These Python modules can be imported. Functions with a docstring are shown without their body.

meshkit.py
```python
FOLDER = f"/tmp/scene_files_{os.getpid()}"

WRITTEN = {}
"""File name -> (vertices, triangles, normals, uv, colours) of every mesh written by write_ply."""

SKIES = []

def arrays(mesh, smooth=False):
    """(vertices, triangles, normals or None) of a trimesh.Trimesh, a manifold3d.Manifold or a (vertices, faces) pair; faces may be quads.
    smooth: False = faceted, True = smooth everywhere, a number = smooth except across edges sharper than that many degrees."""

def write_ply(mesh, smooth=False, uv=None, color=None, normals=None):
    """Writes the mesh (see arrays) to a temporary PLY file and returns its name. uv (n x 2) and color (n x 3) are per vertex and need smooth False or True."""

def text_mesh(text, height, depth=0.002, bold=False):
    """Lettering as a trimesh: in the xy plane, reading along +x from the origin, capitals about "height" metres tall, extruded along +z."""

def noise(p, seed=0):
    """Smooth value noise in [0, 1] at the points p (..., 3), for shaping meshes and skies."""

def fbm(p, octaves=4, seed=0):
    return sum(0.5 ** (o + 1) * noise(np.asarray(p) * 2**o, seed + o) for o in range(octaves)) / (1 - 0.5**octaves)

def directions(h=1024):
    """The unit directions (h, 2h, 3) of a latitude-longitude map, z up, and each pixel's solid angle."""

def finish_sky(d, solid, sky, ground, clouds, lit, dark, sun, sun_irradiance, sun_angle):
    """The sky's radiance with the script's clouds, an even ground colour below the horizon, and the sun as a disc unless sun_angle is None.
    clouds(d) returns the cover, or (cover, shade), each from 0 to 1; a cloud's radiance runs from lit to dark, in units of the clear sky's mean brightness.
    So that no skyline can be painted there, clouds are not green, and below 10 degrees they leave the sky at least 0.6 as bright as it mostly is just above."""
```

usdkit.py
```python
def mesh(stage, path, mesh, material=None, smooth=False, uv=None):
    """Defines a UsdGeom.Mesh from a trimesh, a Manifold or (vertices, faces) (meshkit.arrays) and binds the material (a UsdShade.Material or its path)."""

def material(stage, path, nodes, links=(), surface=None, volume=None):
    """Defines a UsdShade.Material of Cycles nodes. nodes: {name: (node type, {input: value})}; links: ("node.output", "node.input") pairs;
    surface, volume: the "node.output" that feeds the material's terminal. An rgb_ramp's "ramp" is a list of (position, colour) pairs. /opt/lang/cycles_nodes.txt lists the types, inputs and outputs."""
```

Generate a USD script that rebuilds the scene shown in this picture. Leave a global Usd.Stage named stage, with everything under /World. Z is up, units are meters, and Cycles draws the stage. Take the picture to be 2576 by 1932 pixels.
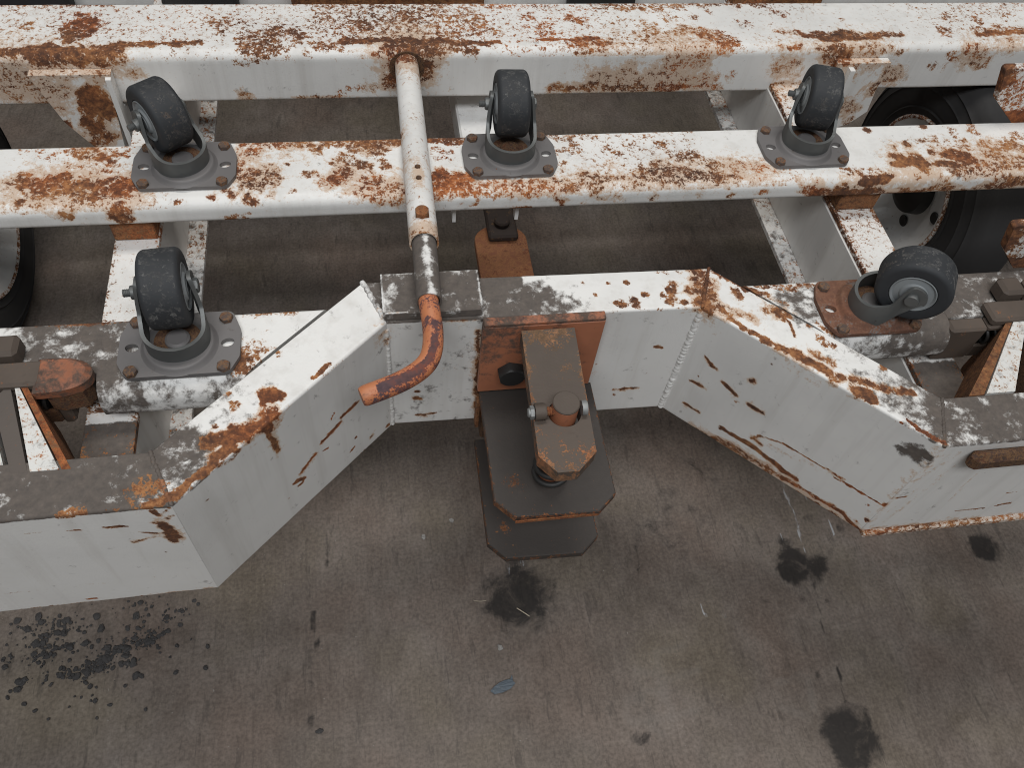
import math, random
import numpy as np, trimesh, manifold3d as m3
from shapely.geometry import Polygon, Point, box as sbox
from shapely import affinity
import usdkit, meshkit
from pxr import Usd, UsdGeom, UsdLux, UsdShade, Gf, Sdf, Vt

stage = Usd.Stage.CreateInMemory()
UsdGeom.SetStageUpAxis(stage, UsdGeom.Tokens.z)
UsdGeom.SetStageMetersPerUnit(stage, 1.0)
world = UsdGeom.Xform.Define(stage, '/World')
stage.SetDefaultPrim(world.GetPrim())
rng = np.random.default_rng(7)
random.seed(7)

# ---------------------------------------------------------------- camera
yaw, pit, rol = (math.radians(a) for a in (15.314, 55.244, 8.563))
fwd = np.array([math.sin(yaw) * math.cos(pit), math.cos(yaw) * math.cos(pit), -math.sin(pit)])
rt = np.array([math.cos(yaw), -math.sin(yaw), 0]); up = np.cross(rt, fwd)
r2 = rt * math.cos(rol) + up * math.sin(rol); u2 = -rt * math.sin(rol) + up * math.cos(rol)
cam = UsdGeom.Camera.Define(stage, '/World/camera')
cam.AddTransformOp().Set(Gf.Matrix4d(*r2, 0, *u2, 0, *(-fwd), 0, 0, 0, 1.22, 1))
cam.CreateHorizontalApertureAttr(36.0); cam.CreateVerticalApertureAttr(27.035)
cam.CreateFocalLengthAttr(36.0 * 2100 / 2576)
cam.CreateClippingRangeAttr(Gf.Vec2f(0.01, 100))
cam.CreateExposureAttr(0.0)

# ---------------------------------------------------------------- light: a hall lit by rows of ceiling lamps, pale walls around
def aim(l, pos, to):
    pos, to = np.array(pos, float), np.array(to, float)
    z = (pos - to) / np.linalg.norm(pos - to)
    x = np.cross([0, 1, 0.01], z); x /= np.linalg.norm(x); y = np.cross(z, x)
    l.AddTransformOp().Set(Gf.Matrix4d(*x, 0, *y, 0, *z, 0, *pos, 1))
def lamp(name, pos, to, w, h, inten, col):
    l = UsdLux.RectLight.Define(stage, '/World/' + name)
    l.CreateWidthAttr(w); l.CreateHeightAttr(h); l.CreateIntensityAttr(inten); l.CreateColorAttr(Gf.Vec3f(*col))
    aim(l, pos, to)
lamp('ceiling_lamp', (-0.15, -1.6, 4.2), (0.1, 0.5, 0), 3.4, 1.0, 12.0, (0.955, 0.975, 1.0))
lamp('ceiling_lamp_001', (0.3, 1.6, 4.6), (0.3, 1.0, 0), 3.2, 0.8, 10.0, (1.0, 0.965, 0.92))
dome = UsdLux.DomeLight.Define(stage, '/World/hall_light')

LK = '/World/Looks/'
UsdGeom.Scope.Define(stage, '/World/Looks')
dm = usdkit.material(stage, LK + 'hall_air', {'b': ('background_shader', {'color': (0.88, 0.95, 1.0), 'strength': 0.135})}, [], surface='b.background')
UsdShade.MaterialBindingAPI.Apply(dome.GetPrim()).Bind(dm)

# ---------------------------------------------------------------- materials
def coated(name, base, bias=0.0, wear=None, halo_col=(0.48, 0.25, 0.085), halo=0.56, grime_bias=0.0, grime_col=((0.046, 0.034, 0.027), (0.092, 0.071, 0.057)),
           rough=0.4, metallic=0.0, s1=140, bump=0.4, var=0.12, speck=0.0):
    """Paint or plating over steel: rust, stain and grime follow the mesh's primvars, broken up by noise."""
    wear = wear or [(0.0, (0.045, 0.020, 0.013)), (0.38, (0.115, 0.047, 0.022)), (0.60, (0.22, 0.088, 0.035)), (0.85, (0.36, 0.165, 0.064))]
    b = np.array(base)
    N = {
        'geo': ('geometry', {}), 'ar': ('attribute', {'attribute': 'rust'}), 'as': ('attribute', {'attribute': 'stain'}), 'ag': ('attribute', {'attribute': 'grime'}),
        'n1': ('noise_texture', {'scale': s1, 'detail': 7, 'roughness': 0.68, 'distortion': 0.3}),
        'n2': ('noise_texture', {'scale': 430, 'detail': 4, 'roughness': 0.6}),
        'n3': ('noise_texture', {'scale': 7, 'detail': 5, 'roughness': 0.6}),
        'n4': ('noise_texture', {'scale': 55, 'detail': 9, 'roughness': 0.74, 'distortion': 0.15}), 'n4c': ('math', {'math_type': 'multiply_add', 'value2': 1.8, 'value3': -0.4}),
        'n5': ('noise_texture', {'scale': 130, 'detail': 6, 'roughness': 0.7}),
        'v1': ('math', {'math_type': 'multiply', 'value2': 0.62}), 'v0': ('math', {'math_type': 'multiply_add', 'value2': 0.38}), 'v': ('math', {'math_type': 'multiply_add', 'value2': 2.0, 'value3': -0.5}),
        't1': ('math', {'math_type': 'multiply_add', 'value2': 0.80, 'value3': bias * 1.6 - 0.43}), 't': ('math', {'math_type': 'add'}),
        'mask': ('map_range', {'range_type': 'smoothstep', 'from_min': 0.445, 'from_max': 0.555, 'clamp': True}),
        'hs': ('math', {'math_type': 'multiply_add', 'value2': 0.72}),
        'halo': ('map_range', {'range_type': 'smoothstep', 'from_min': 0.32, 'from_max': 0.64, 'to_max': halo, 'clamp': True}),
        'g1': ('math', {'math_type': 'multiply_add', 'value2': 0.6, 'value3': grime_bias - 0.30}), 'g': ('math', {'math_type': 'add'}),
        'gm': ('map_range', {'range_type': 'smoothstep', 'from_min': 0.36, 'from_max': 0.70, 'to_max': 0.95, 'clamp': True}),
        'base': ('rgb_ramp', {'ramp': [(0.25, tuple(b * (1 - var))), (0.5, tuple(b)), (0.75, tuple(np.minimum(b * (1 + var * 0.6), 0.86)))]}),
        'hc': ('mix_color', {'b': halo_col}),
        'gc': ('rgb_ramp', {'ramp': [(0.3, grime_col[0]), (0.62, grime_col[1]), (0.8, tuple(np.array(grime_col[1]) * 1.5))]}),
        'gx': ('mix_color', {}),
        'rc0': ('rgb_ramp', {'ramp': wear}), 'n6': ('noise_texture', {'scale': 6.5, 'detail': 3}), 'n6r': ('map_range', {'range_type': 'smoothstep', 'from_min': 0.47, 'from_max': 0.64, 'to_max': 0.6, 'clamp': True}), 'rc': ('mix_color', {'blend_type': 'multiply', 'b': (1.35, 0.88, 0.60), 'use_clamp': False}), 'rn0': ('math', {'math_type': 'multiply_add', 'value2': 1.9, 'value3': -1.15}), 'rn': ('math', {'math_type': 'add'}), 'rn1': ('math', {'math_type': 'multiply_add', 'value2': 1.4}), 'ed': ('map_range', {'from_min': 0.5, 'from_max': 0.68, 'to_min': 0.26, 'to_max': -0.05, 'clamp': True}),
        'col': ('mix_color', {}),
        'mx': ('math', {'math_type': 'maximum'}), 'ro': ('map_range', {'to_min': rough, 'to_max': 0.82, 'clamp': True}),
        'ron': ('math', {'math_type': 'multiply_add', 'value2': 0.2}),
        'bh': ('math', {'math_type': 'multiply', 'value2': -1.0}), 'bh2': ('math', {'math_type': 'multiply_add', 'value2': 0.5}),
        'bmp': ('bump', {'strength': bump, 'distance': 0.0012}),
        'sp': ('map_range', {'range_type': 'smoothstep', 'from_min': 0.70, 'from_max': 0.76, 'to_max': speck, 'clamp': True}),
        'sx': ('mix_color', {'b': (0.06, 0.045, 0.035)}), 'km': ('mapping', {'mapping_type': 'point', 'scale': (1, 1, 0.06)}), 'kn': ('noise_texture', {'scale': 42, 'detail': 5, 'roughness': 0.65}), 'kr': ('map_range', {'from_min': 0.5, 'from_max': 0.78, 'to_max': 0.30, 'clamp': True}), 'kx': ('mix_color', {'b': (0.36, 0.32, 0.27)}),
        'p': ('principled_bsdf', {'metallic': metallic}),
    }
    L = [(f'geo.position', f'{n}.vector') for n in ('n1', 'n2', 'n3', 'n4', 'n5')]
    L += [('n1.fac', 'v1.value1'), ('n2.fac', 'v0.value1'), ('v1.value', 'v0.value3'), ('v0.value', 'v.value1'), ('ar.fac', 't1.value1'), ('t1.value', 't.value1'), ('v.value', 't.value2'), ('t.value', 'mask.value'),
          ('as.fac', 'hs.value1'), ('t.value', 'hs.value3'), ('hs.value', 'halo.value'), ('ag.fac', 'g1.value1'), ('g1.value', 'g.value1'), ('n4.fac', 'n4c.value1'), ('n4c.value', 'g.value2'), ('g.value', 'gm.value'),
          ('n3.fac', 'base.fac'), ('base.color', 'sx.a'), ('n5.fac', 'sp.value'), ('sp.result', 'sx.fac'), ('geo.position', 'km.vector'), ('km.vector', 'kn.vector'), ('kn.fac', 'kr.value'), ('kr.result', 'kx.fac'), ('sx.result', 'kx.a'), (('kx.result' if max(base) > 0.5 else 'sx.result'), 'hc.a'), ('halo.result', 'hc.fac'), ('hc.result', 'gx.a'), ('n5.fac', 'gc.fac'), ('gc.color', 'gx.b'), ('gm.result', 'gx.fac'),
          ('n3.fac', 'rn1.value1'), ('t.value', 'ed.value'), ('ed.result', 'rn1.value3'), ('n5.fac', 'rn0.value1'), ('rn0.value', 'rn.value1'), ('rn1.value', 'rn.value2'), ('geo.position', 'n6.vector'), ('n6.fac', 'n6r.value'), ('rn.value', 'rc0.fac'), ('rc0.color', 'rc.a'), ('n6r.result', 'rc.fac'), ('gx.result', 'col.a'), ('rc.result', 'col.b'), ('mask.result', 'col.fac'),
          ('mask.result', 'mx.value1'), ('gm.result', 'mx.value2'), ('mx.value', 'ro.value'), ('n5.fac', 'ron.value1'), ('ro.result', 'ron.value3'), ('ron.value', 'p.roughness'),
          ('mask.result', 'bh.value1'), ('n2.fac', 'bh2.value1'), ('bh.value', 'bh2.value3'), ('bh2.value', 'bmp.height'), ('bmp.normal', 'p.normal'), ('col.result', 'p.base_color')]
    N['ron'][1]['value3'] = 0
    return usdkit.material(stage, LK + name, N, L, surface='p.BSDF')

RUSTY = [(0.0, (0.05, 0.022, 0.013)), (0.45, (0.13, 0.052, 0.022)), (0.7, (0.24, 0.095, 0.036)), (0.9, (0.34, 0.15, 0.06))]
DARKSTEEL = [(0.0, (0.03, 0.022, 0.02)), (0.5, (0.06, 0.045, 0.042)), (0.9, (0.10, 0.075, 0.068))]
M = {
    'white': coated('white_paint', (0.735, 0.722, 0.695), speck=0.35),
    'white_worn': coated('worn_white_paint', (0.72, 0.715, 0.70), bias=0.08, grime_bias=0.02, speck=0.5),
    'white_rusty': coated('rusty_white_paint', (0.70, 0.69, 0.67), bias=0.27),
    'orange': coated('orange_paint', (0.40, 0.150, 0.078), bias=0.10, wear=[(0, (0.05, 0.03, 0.03)), (0.5, (0.09, 0.045, 0.04)), (0.9, (0.15, 0.06, 0.04))], halo=0.25, s1=45, grime_bias=0.02, var=0.25),
    'orange_rod': coated('chipped_orange_paint', (0.48, 0.178, 0.078), bias=0.22, wear=[(0, (0.05, 0.03, 0.035)), (0.5, (0.09, 0.055, 0.06)), (0.9, (0.16, 0.06, 0.045))], halo_col=(0.42, 0.07, 0.03), halo=0.5, s1=38, var=0.25),
    'lever': coated('brown_worn_steel', (0.085, 0.064, 0.050), bias=0.05, wear=[(0, (0.08, 0.05, 0.03)), (0.5, (0.14, 0.082, 0.045)), (0.9, (0.32, 0.16, 0.08))], halo_col=(0.12, 0.075, 0.045), halo=0.5, rough=0.55, s1=45, var=0.25),
    'jaw': coated('black_brown_steel', (0.044, 0.036, 0.031), bias=0.03, wear=RUSTY, halo_col=(0.09, 0.055, 0.035), halo=0.4, rough=0.55, var=0.25),
    'grimy': coated('grimy_steel', (0.098, 0.080, 0.068), bias=0.08, wear=[(0, (0.10, 0.05, 0.03)), (0.5, (0.2, 0.085, 0.04)), (0.9, (0.4, 0.18, 0.09))], halo_col=(0.16, 0.10, 0.06), halo=0.4, rough=0.6, var=0.2),
    'plate': coated('grey_plated_steel', (0.155, 0.145, 0.142), bias=0.05, wear=[(0, (0.12, 0.06, 0.04)), (0.5, (0.18, 0.085, 0.05)), (0.9, (0.24, 0.11, 0.06))], halo_col=(0.16, 0.10, 0.07), halo=0.5, rough=0.5, metallic=0.15, var=0.2, bump=0.2),
    'plate_rusty': coated('rusted_plated_steel', (0.155, 0.145, 0.142), bias=0.33, wear=[(0, (0.085, 0.045, 0.032)), (0.5, (0.145, 0.066, 0.040)), (0.9, (0.20, 0.10, 0.06))], halo_col=(0.17, 0.095, 0.06), halo=0.8, rough=0.6, s1=28, var=0.2, bump=0.2),
    'zinc': coated('dull_zinc', (0.145, 0.150, 0.147), bias=0.0, halo_col=(0.16, 0.12, 0.09), halo=0.5, rough=0.42, metallic=0.55, var=0.25, bump=0.15),
    'bright_zinc': coated('bright_zinc', (0.30, 0.305, 0.30), rough=0.5, metallic=0.6, var=0.2, bump=0.15),
    'hub': coated('grey_hub_plastic', (0.235, 0.25, 0.255), rough=0.5, var=0.12, bump=0.1, grime_bias=-0.05),
    'rubber': coated('dusty_grey_rubber', (0.026, 0.028, 0.031), wear=[(0, (0.038, 0.038, 0.039)), (0.5, (0.046, 0.046, 0.046)), (0.9, (0.13, 0.127, 0.122))], bias=0.04, halo_col=(0.040, 0.040, 0.041), halo=0.8, rough=0.62, s1=95, var=0.4, bump=0.3, grime_bias=-0.2),
    'tyre': coated('black_tyre_rubber', (0.024, 0.023, 0.023), wear=[(0, (0.04, 0.037, 0.034)), (0.9, (0.07, 0.064, 0.058))], bias=0.05, halo=0.0, rough=0.7, var=0.2, grime_bias=-0.2),
    'rust': coated('rusty_iron', (0.16, 0.068, 0.032), bias=0.30, wear=RUSTY, rough=0.8, s1=160, bump=0.6, var=0.3),
    'rust_dark': coated('dark_rusty_iron', (0.072, 0.038, 0.025), bias=0.25, wear=[(0, (0.035, 0.020, 0.015)), (0.5, (0.068, 0.034, 0.020)), (0.9, (0.12, 0.055, 0.028))], rough=0.8, s1=120, bump=0.6, var=0.3),
    'bolt_rust': coated('rusty_bolt', (0.088, 0.060, 0.048), bias=0.2, wear=[(0, (0.06, 0.03, 0.02)), (0.5, (0.11, 0.05, 0.028)), (0.9, (0.2, 0.09, 0.045))], rough=0.75, s1=160, bump=0.5, var=0.3),
    'orange_dark': coated('grimy_orange_paint', (0.33, 0.12, 0.06), bias=0.14, wear=[(0, (0.05, 0.03, 0.03)), (0.5, (0.09, 0.045, 0.04)), (0.9, (0.15, 0.06, 0.04))], halo=0.2, s1=45, grime_bias=0.36, var=0.3),
    'latch': coated('brown_latch_steel', (0.098, 0.074, 0.058), bias=0.13, wear=[(0, (0.08, 0.045, 0.03)), (0.5, (0.16, 0.075, 0.04)), (0.9, (0.36, 0.16, 0.08))], halo_col=(0.14, 0.085, 0.05), halo=0.5, rough=0.6, s1=60, var=0.3),
    'tongue': coated('red_brown_rusty_plate', (0.20, 0.075, 0.036), bias=0.24, wear=[(0, (0.09, 0.032, 0.017)), (0.5, (0.17, 0.062, 0.028)), (0.9, (0.30, 0.13, 0.055))], rough=0.8, s1=90, bump=0.5, var=0.3),
    'lug': coated('dark_brown_iron', (0.030, 0.020, 0.016), bias=0.1, wear=[(0, (0.03, 0.018, 0.013)), (0.9, (0.09, 0.045, 0.025))], rough=0.7, s1=100),
    'white_scuffed': coated('scuffed_white_paint', (0.70, 0.69, 0.67), bias=0.10, grime_bias=0.27),
    'white_dirty': coated('dirty_white_paint', (0.66, 0.65, 0.62), bias=0.17, grime_bias=0.12),
    'black': coated('black_steel', (0.022, 0.021, 0.020), bias=0.05, wear=[(0, (0.03, 0.025, 0.022)), (0.9, (0.10, 0.07, 0.05))], halo=0.0, rough=0.45, var=0.3, grime_bias=-0.2),
    'crumb': coated('dark_rubber_crumb', (0.040, 0.037, 0.036), bias=0.14, wear=[(0, (0.025, 0.024, 0.025)), (0.5, (0.05, 0.047, 0.046)), (0.9, (0.12, 0.11, 0.105))], halo=0.0, rough=0.7, s1=200, var=0.4, grime_bias=-0.1),
    'flake': coated('blue_grey_flake', (0.085, 0.105, 0.125), bias=0.12, wear=[(0, (0.04, 0.05, 0.055)), (0.9, (0.3, 0.32, 0.33))], halo=0.0, rough=0.5, s1=120, var=0.3),
    'stone': coated('pale_pebble', (0.30, 0.285, 0.265), rough=0.8, s1=150, var=0.2, grime_bias=0.08),
    'straw': coated('dry_straw', (0.42, 0.36, 0.27), rough=0.7, var=0.2),
}

def concrete():
    N = {
        'geo': ('geometry', {}), 'ao': ('attribute', {'attribute': 'oil'}), 'aw': ('attribute', {'attribute': 'scrape'}), 'at': ('attribute', {'attribute': 'tread'}),
        'map': ('mapping', {'mapping_type': 'point', 'rotation': (0, 0, 0.06), 'scale': (1.0, 0.22, 1.0)}),
        'map2': ('mapping', {'mapping_type': 'point', 'rotation': (0, 0, 0.02), 'scale': (1.0, 0.05, 1.0)}),
        'st': ('noise_texture', {'scale': 95, 'detail': 6, 'roughness': 0.65}),
        'st2': ('noise_texture', {'scale': 260, 'detail': 4, 'roughness': 0.6}),
        'big': ('noise_texture', {'scale': 3.2, 'detail': 7, 'roughness': 0.62, 'distortion': 0.4}),
        'mid': ('noise_texture', {'scale': 22, 'detail': 8, 'roughness': 0.7, 'distortion': 0.5}),
        'fine': ('noise_texture', {'scale': 210, 'detail': 6, 'roughness': 0.6}),
        'a1': ('math', {'math_type': 'multiply', 'value2': 0.46}), 'a2': ('math', {'math_type': 'multiply_add', 'value2': 0.16}), 'a3': ('math', {'math_type': 'multiply_add', 'value2': 0.30}), 'a4': ('math', {'math_type': 'multiply_add', 'value2': 0.08}),
        'ramp': ('rgb_ramp', {'ramp': [(0.34, (0.078, 0.063, 0.052)), (0.45, (0.126, 0.103, 0.087)), (0.53, (0.160, 0.133, 0.114)), (0.64, (0.215, 0.182, 0.159))]}),
        'hue': ('noise_texture', {'scale': 5, 'detail': 3}), 'hr': ('rgb_ramp', {'ramp': [(0.35, (1.0, 0.93, 0.90)), (0.5, (1, 1, 1)), (0.65, (1.0, 1.0, 0.90))]}), 'hm': ('mix_color', {'blend_type': 'multiply', 'fac': 0.8}), 'gr': ('rgb_ramp', {'ramp': [(0.32, (0.72, 0.71, 0.70)), (0.5, (1, 1, 1)), (0.68, (1.28, 1.27, 1.25))]}), 'gm': ('mix_color', {'blend_type': 'multiply', 'fac': 0.85}), 'hl': ('noise_texture', {'scale': 420, 'detail': 2}), 'hlm': ('map_range', {'range_type': 'smoothstep', 'from_min': 0.66, 'from_max': 0.72, 'to_max': 0.34, 'clamp': True}), 'hlx': ('mix_color', {'b': (0.045, 0.038, 0.034)}),
        'dk': ('noise_texture', {'scale': 60, 'detail': 6, 'roughness': 0.7}), 'dkm': ('map_range', {'range_type': 'smoothstep', 'from_min': 0.56, 'from_max': 0.66, 'to_max': 0.36, 'clamp': True}), 'dkx': ('mix_color', {'b': (0.04, 0.035, 0.031)}),
        'lt': ('noise_texture', {'scale': 170, 'detail': 3, 'roughness': 0.6}), 'ltm': ('map_range', {'range_type': 'smoothstep', 'from_min': 0.715, 'from_max': 0.75, 'to_max': 0.55, 'clamp': True}), 'ltx': ('mix_color', {'b': (0.36, 0.34, 0.31)}),
        'o1': ('math', {'math_type': 'multiply_add', 'value2': 0.72, 'value3': -0.36}), 'mc': ('math', {'math_type': 'multiply_add', 'value2': 1.7, 'value3': -0.35}), 'o': ('math', {'math_type': 'add'}),
        'om': ('map_range', {'range_type': 'smoothstep', 'from_min': 0.34, 'from_max': 0.82, 'to_max': 0.86, 'clamp': True}), 'ox': ('mix_color', {'b': (0.013, 0.012, 0.012)}),
        'w1': ('math', {'math_type': 'multiply_add', 'value2': 0.62, 'value3': -0.31}), 'w': ('math', {'math_type': 'add'}),
        'wm': ('map_range', {'range_type': 'smoothstep', 'from_min': 0.52, 'from_max': 0.66, 'to_max': 0.75, 'clamp': True}), 'wx': ('mix_color', {'b': (0.44, 0.45, 0.47)}),
        'tm': ('math', {'math_type': 'multiply', 'value2': 0.75}), 'tm2': ('math', {'math_type': 'multiply'}), 'tx': ('mix_color', {'b': (0.20, 0.185, 0.17)}),
        'ro': ('map_range', {'from_min': 0.3, 'from_max': 0.7, 'to_min': 0.42, 'to_max': 0.72}),
        'bmp': ('bump', {'strength': 0.25, 'distance': 0.0015}), 'bh': ('math', {'math_type': 'multiply_add', 'value2': 0.35}),
        'p': ('principled_bsdf', {'specular_ior_level': 0.18}),
    }
    L = [('geo.position', 'map.vector'), ('geo.position', 'map2.vector'), ('map.vector', 'st.vector'), ('map2.vector', 'st2.vector')]
    L += [('geo.position', f'{n}.vector') for n in ('big', 'mid', 'fine', 'hue', 'lt')] + [('map.vector', 'dk.vector')]
    L += [('big.fac', 'a1.value1'), ('st.fac', 'a2.value1'), ('a1.value', 'a2.value3'), ('mid.fac', 'a3.value1'), ('a2.value', 'a3.value3'), ('st2.fac', 'a4.value1'), ('a3.value', 'a4.value3'), ('a4.value', 'ramp.fac'),
          ('hue.fac', 'hr.fac'), ('ramp.color', 'hm.a'), ('hr.color', 'hm.b'), ('dk.fac', 'dkm.value'), ('fine.fac', 'gr.fac'), ('hm.result', 'gm.a'), ('gr.color', 'gm.b'), ('map2.vector', 'hl.vector'), ('hl.fac', 'hlm.value'), ('gm.result', 'hlx.a'), ('hlm.result', 'hlx.fac'), ('hlx.result', 'dkx.a'), ('dkm.result', 'dkx.fac'), ('lt.fac', 'ltm.value'), ('dkx.result', 'ltx.a'), ('ltm.result', 'ltx.fac'),
          ('at.fac', 'tm.value1'), ('tm.value', 'tm2.value1'), ('mid.fac', 'tm2.value2'), ('tm2.value', 'tx.fac'), ('ltx.result', 'tx.a'),
          ('ao.fac', 'o1.value1'), ('o1.value', 'o.value1'), ('mid.fac', 'mc.value1'), ('mc.value', 'o.value2'), ('o.value', 'om.value'), ('om.result', 'ox.fac'), ('tx.result', 'ox.a'),
          ('aw.fac', 'w1.value1'), ('w1.value', 'w.value1'), ('st.fac', 'w.value2'), ('w.value', 'wm.value'), ('wm.result', 'wx.fac'), ('ox.result', 'wx.a'),
          ('wx.result', 'p.base_color'), ('mid.fac', 'ro.value'), ('ro.result', 'p.roughness'), ('fine.fac', 'bh.value1'), ('mid.fac', 'bh.value3'), ('bh.value', 'bmp.height'), ('bmp.normal', 'p.normal')]
    return usdkit.material(stage, LK + 'concrete', N, L, surface='p.BSDF')
M['concrete'] = concrete()

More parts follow.
